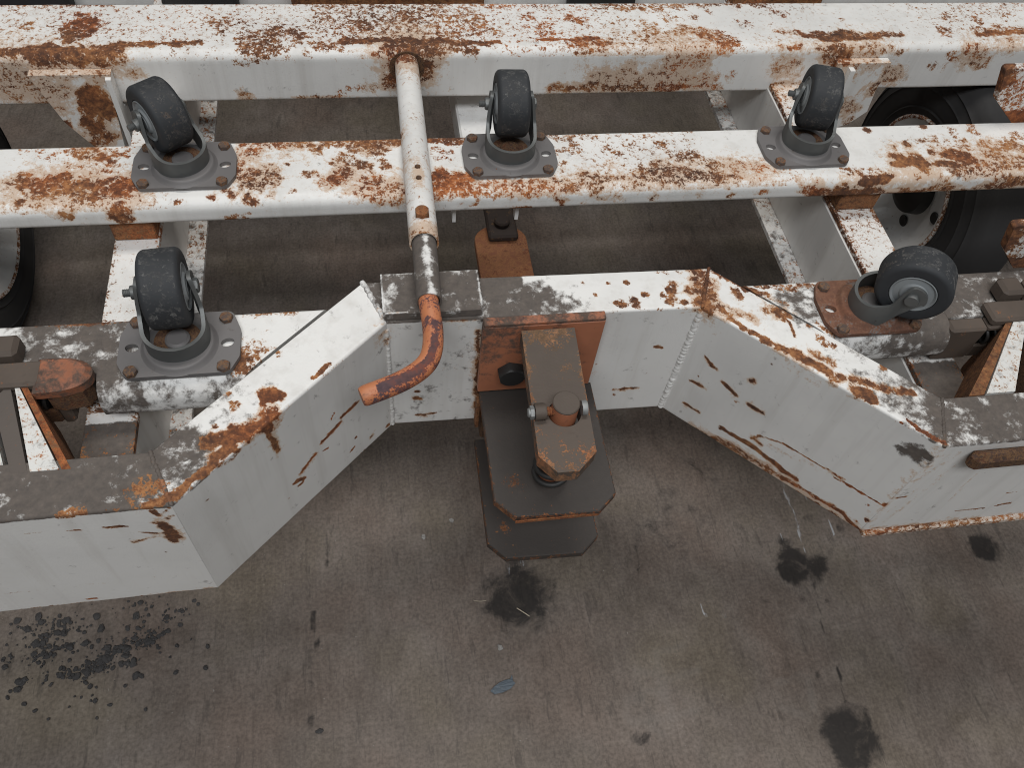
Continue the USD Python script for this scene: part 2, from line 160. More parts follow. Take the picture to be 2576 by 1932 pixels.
# ---------------------------------------------------------------- marks (rust, stain, grime on the steel; oil, scrapes, tread prints on the floor), as capsules p-q of radius R
FEATS = [
(-0.374,1.0952,0.52,-0.374,1.0952,0.52,0.026,0.62,'r'),(-0.376,1.0811,0.52,-0.3651,1.1022,0.52,0.022,0.72,'r'),(-0.4412,1.1012,0.52,-0.4412,1.1012,0.52,0.016,0.55,'r'),(-0.3914,1.1205,0.52,-0.3914,1.1205,0.52,0.014,0.45,'r'),
(-0.3429,1.0984,0.52,-0.3429,1.0984,0.52,0.012,0.5,'r'),(-0.1915,1.1078,0.52,-0.1915,1.1078,0.52,0.018,0.55,'r'),(-0.1621,1.1002,0.52,-0.1621,1.1002,0.52,0.016,0.5,'r'),(-0.1487,1.0709,0.52,-0.0864,1.081,0.52,0.02,0.62,'r'),
(-0.1861,1.0822,0.52,-0.1861,1.0822,0.52,0.016,0.5,'r'),(-0.0433,1.114,0.52,-0.0433,1.114,0.52,0.02,0.55,'r'),(-0.0546,1.0843,0.52,-0.0546,1.0843,0.52,0.018,0.5,'r'),(-0.2658,1.1122,0.52,-0.2658,1.1122,0.52,0.012,0.42,'r'),
(-0.2925,1.0943,0.52,-0.2925,1.0943,0.52,0.012,0.42,'r'),(-0.3154,1.0838,0.52,-0.3154,1.0838,0.52,0.012,0.42,'r'),(-0.222,1.1008,0.52,-0.222,1.1008,0.52,0.014,0.42,'r'),(-0.46,1.0447,0.52,-0.3154,1.0472,0.52,0.012,0.8,'r'),
(-0.3159,1.0524,0.52,-0.2133,1.0577,0.52,0.006,0.78,'r'),(-0.148,1.0461,0.52,-0.1111,1.042,0.52,0.02,0.6,'r'),(-0.0864,1.0593,0.52,-0.0258,1.0494,0.52,0.012,0.55,'r'),(-0.4705,1.1033,0.52,-0.024,1.1101,0.52,0.06,0.37,'r'),
(-0.0863,1.145,0.52,-0.0229,1.1447,0.52,0.012,0.55,'r'),(-0.4783,1.1467,0.52,-0.3385,1.1469,0.52,0.01,0.5,'r'),(-0.0229,1.1101,0.52,0.1418,1.0971,0.52,0.05,0.52,'r'),(-0.0016,1.0986,0.52,-0.0016,1.0986,0.52,0.02,0.62,'r'),
(0.0717,1.1131,0.52,0.0717,1.1131,0.52,0.03,0.6,'r'),(0.1025,1.1323,0.52,0.1025,1.1323,0.52,0.03,0.56,'r'),(0.1667,1.1162,0.52,0.1667,1.1162,0.52,0.026,0.56,'r'),(0.181,1.0853,0.52,0.181,1.0853,0.52,0.024,0.62,'r'),
(0.1287,1.0783,0.52,0.1287,1.0783,0.52,0.03,0.56,'r'),(0.2413,1.1078,0.52,0.2413,1.1078,0.52,0.016,0.55,'r'),(0.2646,1.0805,0.52,0.2646,1.0805,0.52,0.02,0.55,'r'),(0.3128,1.1151,0.52,0.3128,1.1151,0.52,0.018,0.62,'r'),
(0.3301,1.107,0.52,0.3301,1.107,0.52,0.014,0.5,'r'),(0.3617,1.0988,0.52,0.3617,1.0988,0.52,0.014,0.5,'r'),(0.4291,1.1304,0.52,0.4291,1.1304,0.52,0.016,0.45,'r'),(0.4596,1.1059,0.52,0.4596,1.1059,0.52,0.02,0.45,'r'),
(0.4276,1.0746,0.52,0.4276,1.0746,0.52,0.02,0.5,'r'),(-0.0245,1.0576,0.52,0.1134,1.0581,0.52,0.007,0.82,'r'),(0.1262,1.0542,0.52,0.1924,1.0521,0.52,0.007,0.8,'r'),(0.254,1.0579,0.52,0.3416,1.0593,0.52,0.00456,0.85,'r'),
(0.114,1.0417,0.52,0.1595,1.0373,0.52,0.008,0.7,'r'),(0.2998,1.046,0.52,0.3511,1.0489,0.52,0.01,0.62,'r'),(-0.0218,1.1447,0.52,0.2755,1.1454,0.52,0.01,0.52,'r'),(0.3581,1.1389,0.52,0.4914,1.1424,0.52,0.014,0.55,'r'),
(0.0386,1.043,0.52,0.1075,1.0418,0.52,0.012,0.72,'r'),(0.4029,1.0711,0.52,0.471,1.0663,0.52,0.015,0.5,'r'),(0.4997,1.1136,0.52,0.4997,1.1136,0.52,0.012,0.55,'r'),(0.5711,1.0948,0.52,0.5711,1.0948,0.52,0.014,0.52,'r'),
(0.5279,1.1257,0.52,0.5279,1.1257,0.52,0.01,0.5,'r'),(0.6468,1.1249,0.52,0.6468,1.1249,0.52,0.01,0.45,'r'),(0.739,1.1014,0.52,0.739,1.1014,0.52,0.008,0.45,'r'),(0.4912,1.1466,0.52,0.6185,1.1482,0.52,0.012,0.58,'r'),
(0.6291,1.1334,0.52,0.6439,1.1166,0.52,0.008,0.5,'r'),(0.4718,1.0741,0.52,0.5313,1.0694,0.52,0.014,0.55,'r'),(0.5037,1.0581,0.52,0.5419,1.0479,0.52,0.014,0.66,'r'),(0.6566,1.0658,0.52,0.82,1.0637,0.52,0.009,0.72,'r'),
(0.6889,1.0574,0.52,0.777,1.0542,0.52,0.01,0.8,'r'),(0.9192,1.1061,0.52,0.9192,1.1061,0.52,0.012,0.55,'r'),(0.9661,1.1015,0.52,0.9661,1.1015,0.52,0.013,0.55,'r'),(0.8989,1.0688,0.52,0.8989,1.0688,0.52,0.014,0.6,'r'),
(1.0277,1.1138,0.52,1.0277,1.1138,0.52,0.018,0.55,'r'),(0.9545,1.0619,0.52,1.0334,1.0671,0.52,0.00684,0.85,'r'),(0.9536,1.0764,0.52,1.0357,1.0713,0.52,0.012,0.55,'r'),(0.866,1.1321,0.52,0.866,1.1321,0.52,0.01,0.45,'r'),
(0.9529,1.1251,0.52,0.9529,1.1251,0.52,0.009,0.45,'r'),(0.8321,1.154,0.52,0.9975,1.1535,0.52,0.006,0.4,'r'),(0.6187,1.0723,0.52,0.6566,1.0658,0.52,0.008,0.5,'r'),(-0.4616,1.0325,0.5102,-0.351,1.0325,0.4991,0.02,0.42,'r'),
(-0.4555,1.0325,0.4867,-0.4146,1.0325,0.4715,0.03,0.46,'r'),(-0.455,1.0325,0.4674,-0.4297,1.0325,0.462,0.03,0.46,'r'),(-0.4161,1.0325,0.5164,-0.3274,1.0325,0.5128,0.012,0.75,'r'),(-0.2989,1.0325,0.4887,-0.2989,1.0325,0.4887,0.012,0.45,'r'),
(-0.159,1.0325,0.4522,-0.159,1.0325,0.4522,0.012,0.52,'r'),(-0.1375,1.0325,0.5197,-0.1375,1.0325,0.5197,0.016,0.55,'r'),(-0.076,1.0325,0.5213,-0.076,1.0325,0.5213,0.01,0.45,'r'),(-0.0313,1.0325,0.4585,-0.0313,1.0325,0.4585,0.01,0.4,'r'),
(-0.3445,1.0325,0.52,-0.3172,1.0325,0.508,0.014,0.6,'r'),(-0.0996,1.0325,0.449,-0.032,1.0325,0.4501,0.004,0.5,'r'),(-0.4724,1.0325,0.4823,-0.4127,1.0325,0.4714,0.05,0.55,'s'),(-0.3495,1.0325,0.5038,-0.3192,1.0325,0.501,0.03,0.5,'s'),
(-0.1592,1.0325,0.4509,-0.1592,1.0325,0.4509,0.016,0.6,'s'),(-0.2989,1.0325,0.4887,-0.2989,1.0325,0.4887,0.02,0.45,'s'),(0.0635,1.0325,0.5171,0.0635,1.0325,0.5171,0.024,0.72,'r'),(0.0893,1.0325,0.4946,0.0893,1.0325,0.4946,0.016,0.72,'r'),
(0.0432,1.0325,0.4827,0.0432,1.0325,0.4827,0.016,0.72,'r'),(0.0397,1.0325,0.5077,0.0397,1.0325,0.5077,0.012,0.62,'r'),(0.0893,1.0325,0.4768,0.0893,1.0325,0.4768,0.012,0.62,'r'),(0.0153,1.0325,0.532,0.0187,1.0325,0.5153,0.006,0.7,'r'),
(0.1109,1.0325,0.5238,0.1109,1.0325,0.5238,0.012,0.72,'r'),(0.1523,1.0325,0.5209,0.1523,1.0325,0.5209,0.014,0.62,'r'),(-0.03,1.0325,0.4611,0.0249,1.0325,0.4638,0.008,0.42,'r'),(0.276,1.0325,0.4561,0.4797,1.0325,0.4533,0.008,0.62,'r'),
(0.3454,1.0325,0.4668,0.4767,1.0325,0.4643,0.022,0.42,'r'),(0.3902,1.0325,0.482,0.3902,1.0325,0.482,0.02,0.45,'r'),(0.4498,1.0325,0.4836,0.4498,1.0325,0.4836,0.024,0.48,'r'),(0.4511,1.0325,0.5071,0.4511,1.0325,0.5071,0.018,0.48,'r'),
(0.3023,1.0325,0.5166,0.3479,1.0325,0.5185,0.008,0.55,'r'),(0.0315,1.0325,0.4637,0.0427,1.0325,0.4674,0.008,0.6,'r'),(0.0632,1.0325,0.4975,0.0632,1.0325,0.4975,0.055,0.75,'s'),(0.0156,1.0325,0.5177,0.0169,1.0325,0.4932,0.006,0.8,'s'),
(0.334,1.0325,0.4643,0.4753,1.0325,0.4698,0.05,0.6,'s'),(0.1109,1.0325,0.5214,0.1109,1.0325,0.5214,0.02,0.6,'s'),(0.0315,1.0325,0.4624,0.1029,1.0325,0.4557,0.02,0.5,'s'),(0.4478,1.0325,0.4916,0.4478,1.0325,0.4916,0.05,0.5,'s'),
(0.2758,1.0325,0.4574,0.48,1.0325,0.4519,0.015,0.5,'s'),(0.4656,1.0325,0.5017,0.4938,1.0325,0.5039,0.018,0.5,'r'),(0.519,1.0325,0.5165,0.519,1.0325,0.5165,0.01,0.6,'r'),(0.6369,1.0325,0.4886,0.6369,1.0325,0.4886,0.024,0.42,'r'),
(0.6238,1.0325,0.4835,0.6238,1.0325,0.4835,0.016,0.45,'r'),(0.649,1.0325,0.4965,0.649,1.0325,0.4965,0.012,0.45,'r'),(0.5135,1.0325,0.4609,0.5135,1.0325,0.4609,0.02,0.48,'r'),(0.4776,1.0325,0.4561,0.5408,1.0325,0.4534,0.006,0.55,'r'),
(0.5528,1.0325,0.4711,0.5528,1.0325,0.4711,0.01,0.4,'r'),(0.5939,1.0325,0.5246,0.7163,1.0325,0.522,0.01,0.72,'r'),(0.6968,1.0325,0.5091,0.7191,1.0325,0.4928,0.014,0.66,'r'),(0.7222,1.0325,0.5088,0.7296,1.0325,0.498,0.008,0.75,'r'),
(0.7312,1.0325,0.5113,0.8061,1.0325,0.5104,0.01,0.5,'r'),(0.8176,1.0325,0.472,0.8176,1.0325,0.472,0.02,0.5,'r'),(0.8164,1.0325,0.4636,0.8164,1.0325,0.4636,0.012,0.52,'r'),(0.8785,1.0325,0.4877,0.8785,1.0325,0.4877,0.009,0.52,'r'),
(0.9035,1.0325,0.4956,0.9035,1.0325,0.4956,0.014,0.5,'r'),(0.9348,1.0325,0.5061,0.9594,1.0325,0.492,0.016,0.52,'r'),(0.9932,1.0325,0.5243,0.9932,1.0325,0.5243,0.016,0.55,'r'),(0.9223,1.0325,0.4815,0.9223,1.0325,0.4815,0.012,0.42,'r'),
(0.6294,1.0325,0.4544,0.6762,1.0325,0.4535,0.006,0.55,'r'),(0.6968,1.0325,0.5091,0.7217,1.0325,0.4928,0.03,0.7,'s'),(0.8163,1.0325,0.4692,0.8163,1.0325,0.4692,0.03,0.55,'s'),(0.638,1.0325,0.4859,0.638,1.0325,0.4859,0.05,0.4,'s'),
(0.4953,1.0325,0.464,0.4953,1.0325,0.464,0.05,0.5,'s'),(0.489,1.0325,0.504,0.489,1.0325,0.504,0.05,0.5,'s'),(0.9381,1.0325,0.5006,0.9381,1.0325,0.5006,0.03,0.5,'s'),(0.9949,1.0325,0.5216,0.9949,1.0325,0.5216,0.04,0.5,'s'),
(0.7607,1.0325,0.5083,0.7607,1.0325,0.5083,0.05,0.4,'s'),(0.6299,1.0325,0.453,0.6768,1.0325,0.4521,0.012,0.6,'s'),(-0.3467,0.8413,0.52,-0.2854,0.8387,0.52,0.012,0.58,'r'),(-0.3056,0.8313,0.52,-0.3056,0.8313,0.52,0.014,0.68,'r'),
(-0.33,0.8461,0.52,-0.33,0.8461,0.52,0.014,0.6,'r'),(-0.3941,0.8489,0.52,-0.367,0.8395,0.52,0.012,0.45,'r'),(-0.3917,0.8033,0.52,-0.3917,0.8033,0.52,0.012,0.62,'r'),(-0.3891,0.7877,0.52,-0.2786,0.7743,0.52,0.016,0.74,'r'),
(-0.348,0.7908,0.52,-0.348,0.7908,0.52,0.014,0.74,'r'),(-0.3098,0.7811,0.52,-0.3098,0.7811,0.52,0.012,0.78,'r'),(-0.4012,0.7909,0.52,-0.4012,0.7909,0.52,0.012,0.6,'r'),(-0.3861,0.7698,0.52,-0.2843,0.7644,0.52,0.014,0.48,'r'),
(-0.317,0.7586,0.52,-0.317,0.7586,0.52,0.008,0.62,'r'),(-0.3895,0.7608,0.52,-0.3895,0.7608,0.52,0.006,0.8,'r'),(-0.3029,0.8083,0.52,-0.3029,0.8083,0.52,0.006,0.78,'r'),(-0.1497,0.8498,0.52,-0.032,0.842,0.52,0.012,0.62,'r'),
(-0.138,0.8266,0.52,-0.138,0.8266,0.52,0.018,0.56,'r'),(-0.1476,0.7861,0.52,-0.1225,0.7822,0.52,0.018,0.58,'r'),(-0.1191,0.7927,0.52,-0.1191,0.7927,0.52,0.014,0.58,'r'),(-0.0957,0.8108,0.52,-0.0957,0.8108,0.52,0.00304,0.85,'r'),
(-0.0442,0.8084,0.52,-0.0442,0.8084,0.52,0.00304,0.85,'r'),(-0.0702,0.7904,0.52,-0.0702,0.7904,0.52,0.01,0.55,'r'),(-0.0504,0.7786,0.52,-0.0504,0.7786,0.52,0.014,0.5,'r'),(-0.1608,0.763,0.52,-0.1608,0.763,0.52,0.008,0.6,'r'),
(-0.1396,0.7554,0.52,-0.1396,0.7554,0.52,0.009,0.68,'r'),(-0.1797,0.7576,0.52,-0.1797,0.7576,0.52,0.007,0.66,'r'),(-0.0902,0.762,0.52,-0.0902,0.762,0.52,0.007,0.5,'r'),(-0.153,0.8414,0.52,-0.1511,0.7862,0.52,0.006,0.5,'r'),
(-0.3891,0.7877,0.52,-0.2786,0.7743,0.52,0.03,0.7,'s'),(-0.3202,0.8374,0.52,-0.3202,0.8374,0.52,0.03,0.4,'s'),(-0.1372,0.799,0.52,-0.1372,0.799,0.52,0.05,0.4,'s'),(-0.0866,0.8443,0.52,-0.0866,0.8443,0.52,0.03,0.5,'s'),
(-0.0309,0.8478,0.52,0.0402,0.8478,0.52,0.012,0.72,'r'),(-0.02,0.8328,0.52,-0.02,0.8328,0.52,0.016,0.62,'r'),(0.0139,0.8271,0.52,0.0139,0.8271,0.52,0.014,0.62,'r'),(-0.0078,0.8082,0.52,-0.0078,0.8082,0.52,0.012,0.66,'r'),
(-0.0283,0.8105,0.52,-0.0283,0.8105,0.52,0.014,0.55,'r'),(-0.0329,0.7831,0.52,-0.0329,0.7831,0.52,0.018,0.65,'r'),(0.0003,0.7815,0.52,0.0003,0.7815,0.52,0.016,0.62,'r'),(0.0202,0.8041,0.52,0.0202,0.8041,0.52,0.01,0.6,'r'),
(0.0709,0.7753,0.52,0.1089,0.7761,0.52,0.016,0.72,'r'),(0.0697,0.7617,0.52,0.115,0.7621,0.52,0.016,0.6,'r'),(0.0889,0.7854,0.52,0.1092,0.7789,0.52,0.01,0.62,'r'),(-0.006,0.7656,0.52,0.0396,0.7579,0.52,0.018,0.52,'r'),
(0.0716,0.8495,0.52,0.1164,0.8447,0.52,0.008,0.72,'r'),(0.0828,0.8226,0.52,0.1003,0.8219,0.52,0.012,0.45,'r'),(0.115,0.7621,0.52,0.221,0.7623,0.52,0.015,0.52,'r'),(0.1854,0.7585,0.52,0.1854,0.7585,0.52,0.016,0.58,'r'),
(0.1521,0.7548,0.52,0.2102,0.7559,0.52,0.012,0.5,'r'),(0.2303,0.759,0.52,0.3919,0.7709,0.52,0.016,0.52,'r'),(0.2503,0.7608,0.52,0.3,0.7611,0.52,0.016,0.58,'r'),(0.3332,0.7737,0.52,0.3912,0.768,0.52,0.016,0.58,'r'),
(0.2556,0.821,0.52,0.2556,0.821,0.52,0.014,0.58,'r'),(0.2493,0.8423,0.52,0.2915,0.8467,0.52,0.01,0.5,'r'),(0.3039,0.8264,0.52,0.3039,0.8264,0.52,0.01,0.55,'r'),(0.2744,0.8025,0.52,0.2744,0.8025,0.52,0.012,0.45,'r'),
(0.3331,0.8267,0.52,0.3331,0.8267,0.52,0.012,0.52,'r'),(0.3126,0.8096,0.52,0.3126,0.8096,0.52,0.009,0.55,'r'),(0.378,0.8218,0.52,0.378,0.8218,0.52,0.01,0.62,'r'),(0.3922,0.8031,0.52,0.3922,0.8031,0.52,0.012,0.55,'r'),
(0.356,0.8442,0.52,0.356,0.8442,0.52,0.01,0.55,'r'),(0.234,0.849,0.52,0.234,0.849,0.52,0.012,0.55,'r'),(0.2374,0.8218,0.52,0.2374,0.8218,0.52,0.01,0.5,'r'),(0.3615,0.781,0.52,0.3615,0.781,0.52,0.012,0.6,'r'),
(0.1013,0.8132,0.52,0.1013,0.8132,0.52,0.01,0.4,'r'),(0.2363,0.7926,0.52,0.2363,0.7926,0.52,0.01,0.5,'r'),(0.0704,0.7698,0.52,0.1162,0.773,0.52,0.02,0.6,'s'),(-0.033,0.7804,0.52,0.04,0.7632,0.52,0.03,0.5,'s'),
(0.172,0.7592,0.52,0.3896,0.7624,0.52,0.025,0.45,'s'),(-0.0308,0.8507,0.52,0.0421,0.8477,0.52,0.02,0.5,'s'),(0.4131,0.8067,0.52,0.4131,0.8067,0.52,0.014,0.62,'r'),(0.4123,0.8513,0.52,0.4389,0.8534,0.52,0.005,0.5,'r'),
(0.3901,0.7681,0.52,0.4327,0.7718,0.52,0.014,0.62,'r'),(0.4336,0.7894,0.52,0.4336,0.7894,0.52,0.012,0.62,'r'),(0.4568,0.7824,0.52,0.502,0.7773,0.52,0.014,0.5,'r'),(0.3886,0.7624,0.52,0.4569,0.7619,0.52,0.012,0.58,'r'),
(0.675,0.8428,0.52,0.675,0.8428,0.52,0.00684,0.85,'r'),(0.6993,0.7865,0.52,0.7264,0.776,0.52,0.01444,1,'r'),(0.683,0.775,0.52,0.7281,0.7698,0.52,0.00608,1,'r'),(0.719,0.8106,0.52,0.719,0.8106,0.52,0.008,0.8,'r'),
(0.7596,0.8494,0.52,0.7596,0.8494,0.52,0.007,0.75,'r'),(0.7708,0.7926,0.52,0.7989,0.7789,0.52,0.013,0.8,'r'),(0.7473,0.772,0.52,0.7697,0.771,0.52,0.006,0.8,'r'),(0.751,0.7998,0.52,0.751,0.7998,0.52,0.01,0.6,'r'),
(0.7971,0.8332,0.52,0.7971,0.8332,0.52,0.012,0.5,'r'),(0.8331,0.8384,0.52,0.8331,0.8384,0.52,0.011,0.55,'r'),(0.8011,0.8072,0.52,0.8011,0.8072,0.52,0.014,0.5,'r'),(0.8333,0.7962,0.52,0.8333,0.7962,0.52,0.014,0.62,'r'),
(0.8707,0.8043,0.52,0.8707,0.8043,0.52,0.02,0.62,'r'),(0.8494,0.786,0.52,0.8494,0.786,0.52,0.016,0.62,'r'),(0.8909,0.8197,0.52,0.8909,0.8197,0.52,0.014,0.55,'r'),(0.7677,0.7619,0.52,0.8719,0.7663,0.52,0.012,0.58,'r'),
(0.7367,0.8194,0.52,0.7826,0.8175,0.52,0.01,0.42,'r'),(0.8156,0.7658,0.52,0.8735,0.7693,0.52,0.014,0.58,'r'),(0.7285,0.7607,0.52,0.7285,0.7607,0.52,0.01,0.6,'r'),(0.6128,0.7662,0.52,0.6658,0.7607,0.52,0.008,0.5,'r'),
(0.6966,0.7804,0.52,0.7281,0.7698,0.52,0.03,0.7,'s'),(0.7679,0.7865,0.52,0.8073,0.7723,0.52,0.03,0.5,'s'),(0.8363,0.7835,0.52,0.8719,0.7663,0.52,0.04,0.5,'s'),(0.3901,0.7681,0.52,0.4969,0.7746,0.52,0.03,0.5,'s'),
(-0.3394,0.752,0.5096,-0.3394,0.752,0.5096,0.008,0.7,'r'),(-0.2851,0.752,0.5066,-0.2851,0.752,0.5066,0.012,0.72,'r'),(-0.2897,0.752,0.5081,-0.2818,0.752,0.5003,0.008,0.75,'r'),(-0.1683,0.752,0.4964,-0.1451,0.752,0.4972,0.006,0.85,'r'),
(-0.2205,0.752,0.5201,-0.2205,0.752,0.5201,0.006,0.7,'r'),(-0.1269,0.752,0.4992,-0.1269,0.752,0.4992,0.004,0.5,'r'),(-0.0005,0.752,0.5163,-0.0005,0.752,0.5163,0.009,0.62,'r'),(0.1259,0.752,0.5049,0.1259,0.752,0.5049,0.006,0.65,'r'),
(0.2318,0.752,0.4995,0.2318,0.752,0.4995,0.007,0.7,'r'),(0.2617,0.752,0.4993,0.2617,0.752,0.4993,0.006,0.7,'r'),(0.1594,0.752,0.4954,0.1932,0.752,0.4911,0.004,0.8,'r'),(0.1139,0.752,0.5169,0.2095,0.752,0.5198,0.008,0.45,'r'),
(0.3526,0.752,0.5013,0.3526,0.752,0.5013,0.008,0.45,'r'),(0.4539,0.752,0.5004,0.4539,0.752,0.5004,0.007,0.65,'r'),(0.4952,0.752,0.5037,0.4952,0.752,0.5037,0.008,0.55,'r'),(0.4116,0.752,0.5011,0.4116,0.752,0.5011,0.006,0.5,'r'),
(0.5561,0.752,0.5021,0.5974,0.752,0.4975,0.01,0.74,'r'),(0.5974,0.752,0.4975,0.6621,0.752,0.4971,0.009,0.86,'r'),(0.6377,0.752,0.5157,0.6702,0.752,0.5169,0.009,0.92,'r'),(0.646,0.752,0.5259,0.6546,0.752,0.5308,0.006,0.9,'r'),
(0.7048,0.752,0.5234,0.7199,0.752,0.5201,0.01,0.5,'r'),(0.6621,0.752,0.4971,0.8768,0.752,0.501,0.007,0.7,'r'),(0.7499,0.752,0.5026,0.7499,0.752,0.5026,0.012,0.5,'r'),(0.8298,0.752,0.5045,0.8702,0.752,0.5109,0.012,0.6,'r'),
(0.7857,0.752,0.5199,0.7857,0.752,0.5199,0.01,0.5,'r'),(0.6661,0.752,0.5118,0.7292,0.752,0.5197,0.022,0.75,'s'),(0.5545,0.752,0.5062,0.8777,0.752,0.4995,0.014,0.7,'s'),(0.7131,0.752,0.5204,0.7131,0.752,0.5204,0.02,0.7,'s'),
(0.7991,0.752,0.5167,0.7991,0.752,0.5167,0.03,0.4,'s'),(-0.3407,0.5848,0.52,-0.249,0.5809,0.52,0.006,0.65,'r'),(-0.1332,0.5365,0.52,-0.1332,0.5365,0.52,0.016,0.52,'r'),(-0.1179,0.5373,0.52,-0.1179,0.5373,0.52,0.012,0.5,'r'),
(-0.1387,0.5174,0.52,-0.1387,0.5174,0.52,0.014,0.66,'r'),(-0.1476,0.5124,0.52,-0.1389,0.5232,0.52,0.01,0.8,'r'),(-0.1407,0.5779,0.52,-0.0868,0.5801,0.52,0.004,0.5,'r'),(-0.098,0.582,0.52,-0.098,0.582,0.52,0.004,0.7,'r'),
(-0.3295,0.5601,0.52,-0.3295,0.5601,0.52,0.04,0.7,'g'),(-0.3011,0.5658,0.52,-0.3011,0.5658,0.52,0.05,0.66,'g'),(-0.2716,0.5675,0.52,-0.2716,0.5675,0.52,0.05,0.66,'g'),(-0.2756,0.5383,0.52,-0.2756,0.5383,0.52,0.05,0.66,'g'),
(-0.3491,0.5735,0.52,-0.3491,0.5735,0.52,0.03,0.5,'g'),(-0.266,0.5185,0.52,-0.266,0.5185,0.52,0.04,0.7,'g'),(-0.2607,0.5767,0.52,-0.2607,0.5767,0.52,0.03,0.66,'g'),(0.4229,0.5766,0.52,0.4974,0.5761,0.52,0.006,0.6,'r'),
(0.4336,0.5688,0.52,0.4336,0.5688,0.52,0.008,0.6,'r'),(0.4646,0.5596,0.52,0.4646,0.5596,0.52,0.03,0.5,'g'),(0.4772,0.5313,0.52,0.4772,0.5313,0.52,0.025,0.6,'g'),(0.4798,0.5702,0.52,0.4798,0.5702,0.52,0.02,0.45,'g'),
(0.6998,0.557,0.52,0.6998,0.557,0.52,0.06,0.7,'g'),(0.7419,0.559,0.52,0.7419,0.559,0.52,0.05,0.66,'g'),(0.6266,0.5086,0.52,0.6266,0.5086,0.52,0.05,0.8,'g'),(0.586,0.483,0.52,0.586,0.483,0.52,0.05,0.72,'g'),
(0.5495,0.4859,0.52,0.5495,0.4859,0.52,0.03,0.55,'g'),(0.6615,0.5407,0.52,0.6615,0.5407,0.52,0.03,0.75,'g'),(0.1199,0.6071,0.52,0.1267,0.5664,0.52,0.02,0.85,'g'),(0.1392,0.5944,0.52,0.1392,0.5944,0.52,0.03,0.8,'g'),
(0.1631,0.5792,0.52,0.1631,0.5792,0.52,0.028,0.78,'g'),(0.1886,0.5751,0.52,0.1886,0.5751,0.52,0.022,0.72,'g'),(0.2047,0.5672,0.52,0.2047,0.5672,0.52,0.016,0.72,'g'),(0.1837,0.5981,0.52,0.1837,0.5981,0.52,0.018,0.56,'g'),
(0.1582,0.6044,0.52,0.1582,0.6044,0.52,0.016,0.6,'g'),(0.2232,0.5625,0.52,0.2232,0.5625,0.52,0.012,0.6,'g'),(0.2392,0.5804,0.52,0.2392,0.5804,0.52,0.00304,0.85,'r'),(0.2944,0.5776,0.52,0.2944,0.5776,0.52,0.00456,0.85,'r'),
(0.2622,0.563,0.52,0.2622,0.563,0.52,0.007,0.75,'r'),(0.2803,0.5639,0.52,0.2803,0.5639,0.52,0.008,0.75,'r'),(0.3258,0.5788,0.52,0.3258,0.5788,0.52,0.008,0.8,'r'),(0.3138,0.5751,0.52,0.3138,0.5751,0.52,0.005,0.8,'r'),
(0.3312,0.5854,0.52,0.3312,0.5854,0.52,0.006,0.75,'r'),(0.3226,0.5665,0.52,0.3226,0.5665,0.52,0.009,0.75,'r'),(0.2576,0.5952,0.52,0.2576,0.5952,0.52,0.003,0.7,'r'),(0.2769,0.5962,0.52,0.2769,0.5962,0.52,0.004,0.7,'r'),
(0.2271,0.5962,0.52,0.2271,0.5962,0.52,0.003,0.7,'r'),(0.3258,0.6154,0.52,0.3258,0.6154,0.52,0.01,0.5,'r'),(0.3428,0.6154,0.52,0.3428,0.6154,0.52,0.01,0.58,'r'),(0.2834,0.5693,0.52,0.2834,0.5693,0.52,0.004,0.8,'r'),
(0.2045,0.6152,0.52,0.2962,0.6161,0.52,0.0025,0.6,'r'),(0.3483,0.5772,0.52,0.3483,0.5772,0.52,0.00532,0.9,'r'),(0.3572,0.6097,0.52,0.3572,0.6097,0.52,0.005,0.75,'r'),(0.3363,0.5598,0.52,0.3363,0.5598,0.52,0.00456,0.85,'r'),
(0.3702,0.6088,0.52,0.3626,0.5624,0.52,0.012,0.68,'r'),(0.3524,0.5586,0.52,0.3624,0.5488,0.52,0.009,0.75,'r'),(0.3704,0.5897,0.52,0.3704,0.5897,0.52,0.012,0.6,'r'),(0.3881,0.6052,0.52,0.4185,0.5746,0.52,0.005,0.72,'r'),
(0.4137,0.5772,0.52,0.4222,0.5743,0.52,0.00456,0.9,'r'),(0.3918,0.5953,0.52,0.3918,0.5953,0.52,0.004,0.8,'r'),(0.4029,0.5699,0.52,0.4029,0.5699,0.52,0.008,0.78,'r'),(0.427,0.5716,0.52,0.4322,0.5643,0.52,0.007,0.55,'r'),
(0.3785,0.5504,0.52,0.3785,0.5504,0.52,0.00456,0.85,'r'),(0.3851,0.5327,0.52,0.3968,0.5175,0.52,0.00304,0.85,'r'),(0.3681,0.562,0.52,0.3831,0.5383,0.52,0.006,0.58,'r'),(0.385,0.5506,0.52,0.4127,0.5272,0.52,0.005,0.5,'r'),
(0.3932,0.5178,0.52,0.3932,0.5178,0.52,0.00456,0.95,'r'),(0.4022,0.5116,0.52,0.4207,0.4962,0.52,0.00418,0.97,'r'),(0.4263,0.4915,0.52,0.4542,0.4682,0.52,0.00456,0.92,'r'),(0.4411,0.4818,0.52,0.4515,0.4705,0.52,0.00532,0.9,'r'),
(0.4292,0.5439,0.52,0.4292,0.5439,0.52,0.007,0.65,'r'),(0.4419,0.5429,0.52,0.4491,0.5311,0.52,0.007,0.75,'r'),(0.4505,0.5243,0.52,0.4491,0.5047,0.52,0.0018,0.8,'r'),(0.4605,0.4656,0.52,0.4717,0.4523,0.52,0.00684,0.95,'r'),
(0.4837,0.4482,0.52,0.4837,0.4482,0.52,0.00532,0.9,'r'),(0.4764,0.4458,0.52,0.4764,0.4458,0.52,0.006,0.7,'r'),(0.4948,0.4422,0.52,0.5177,0.4321,0.52,0.0055,0.8,'r'),(0.5239,0.4296,0.52,0.5375,0.4233,0.52,0.006,0.8,'r'),
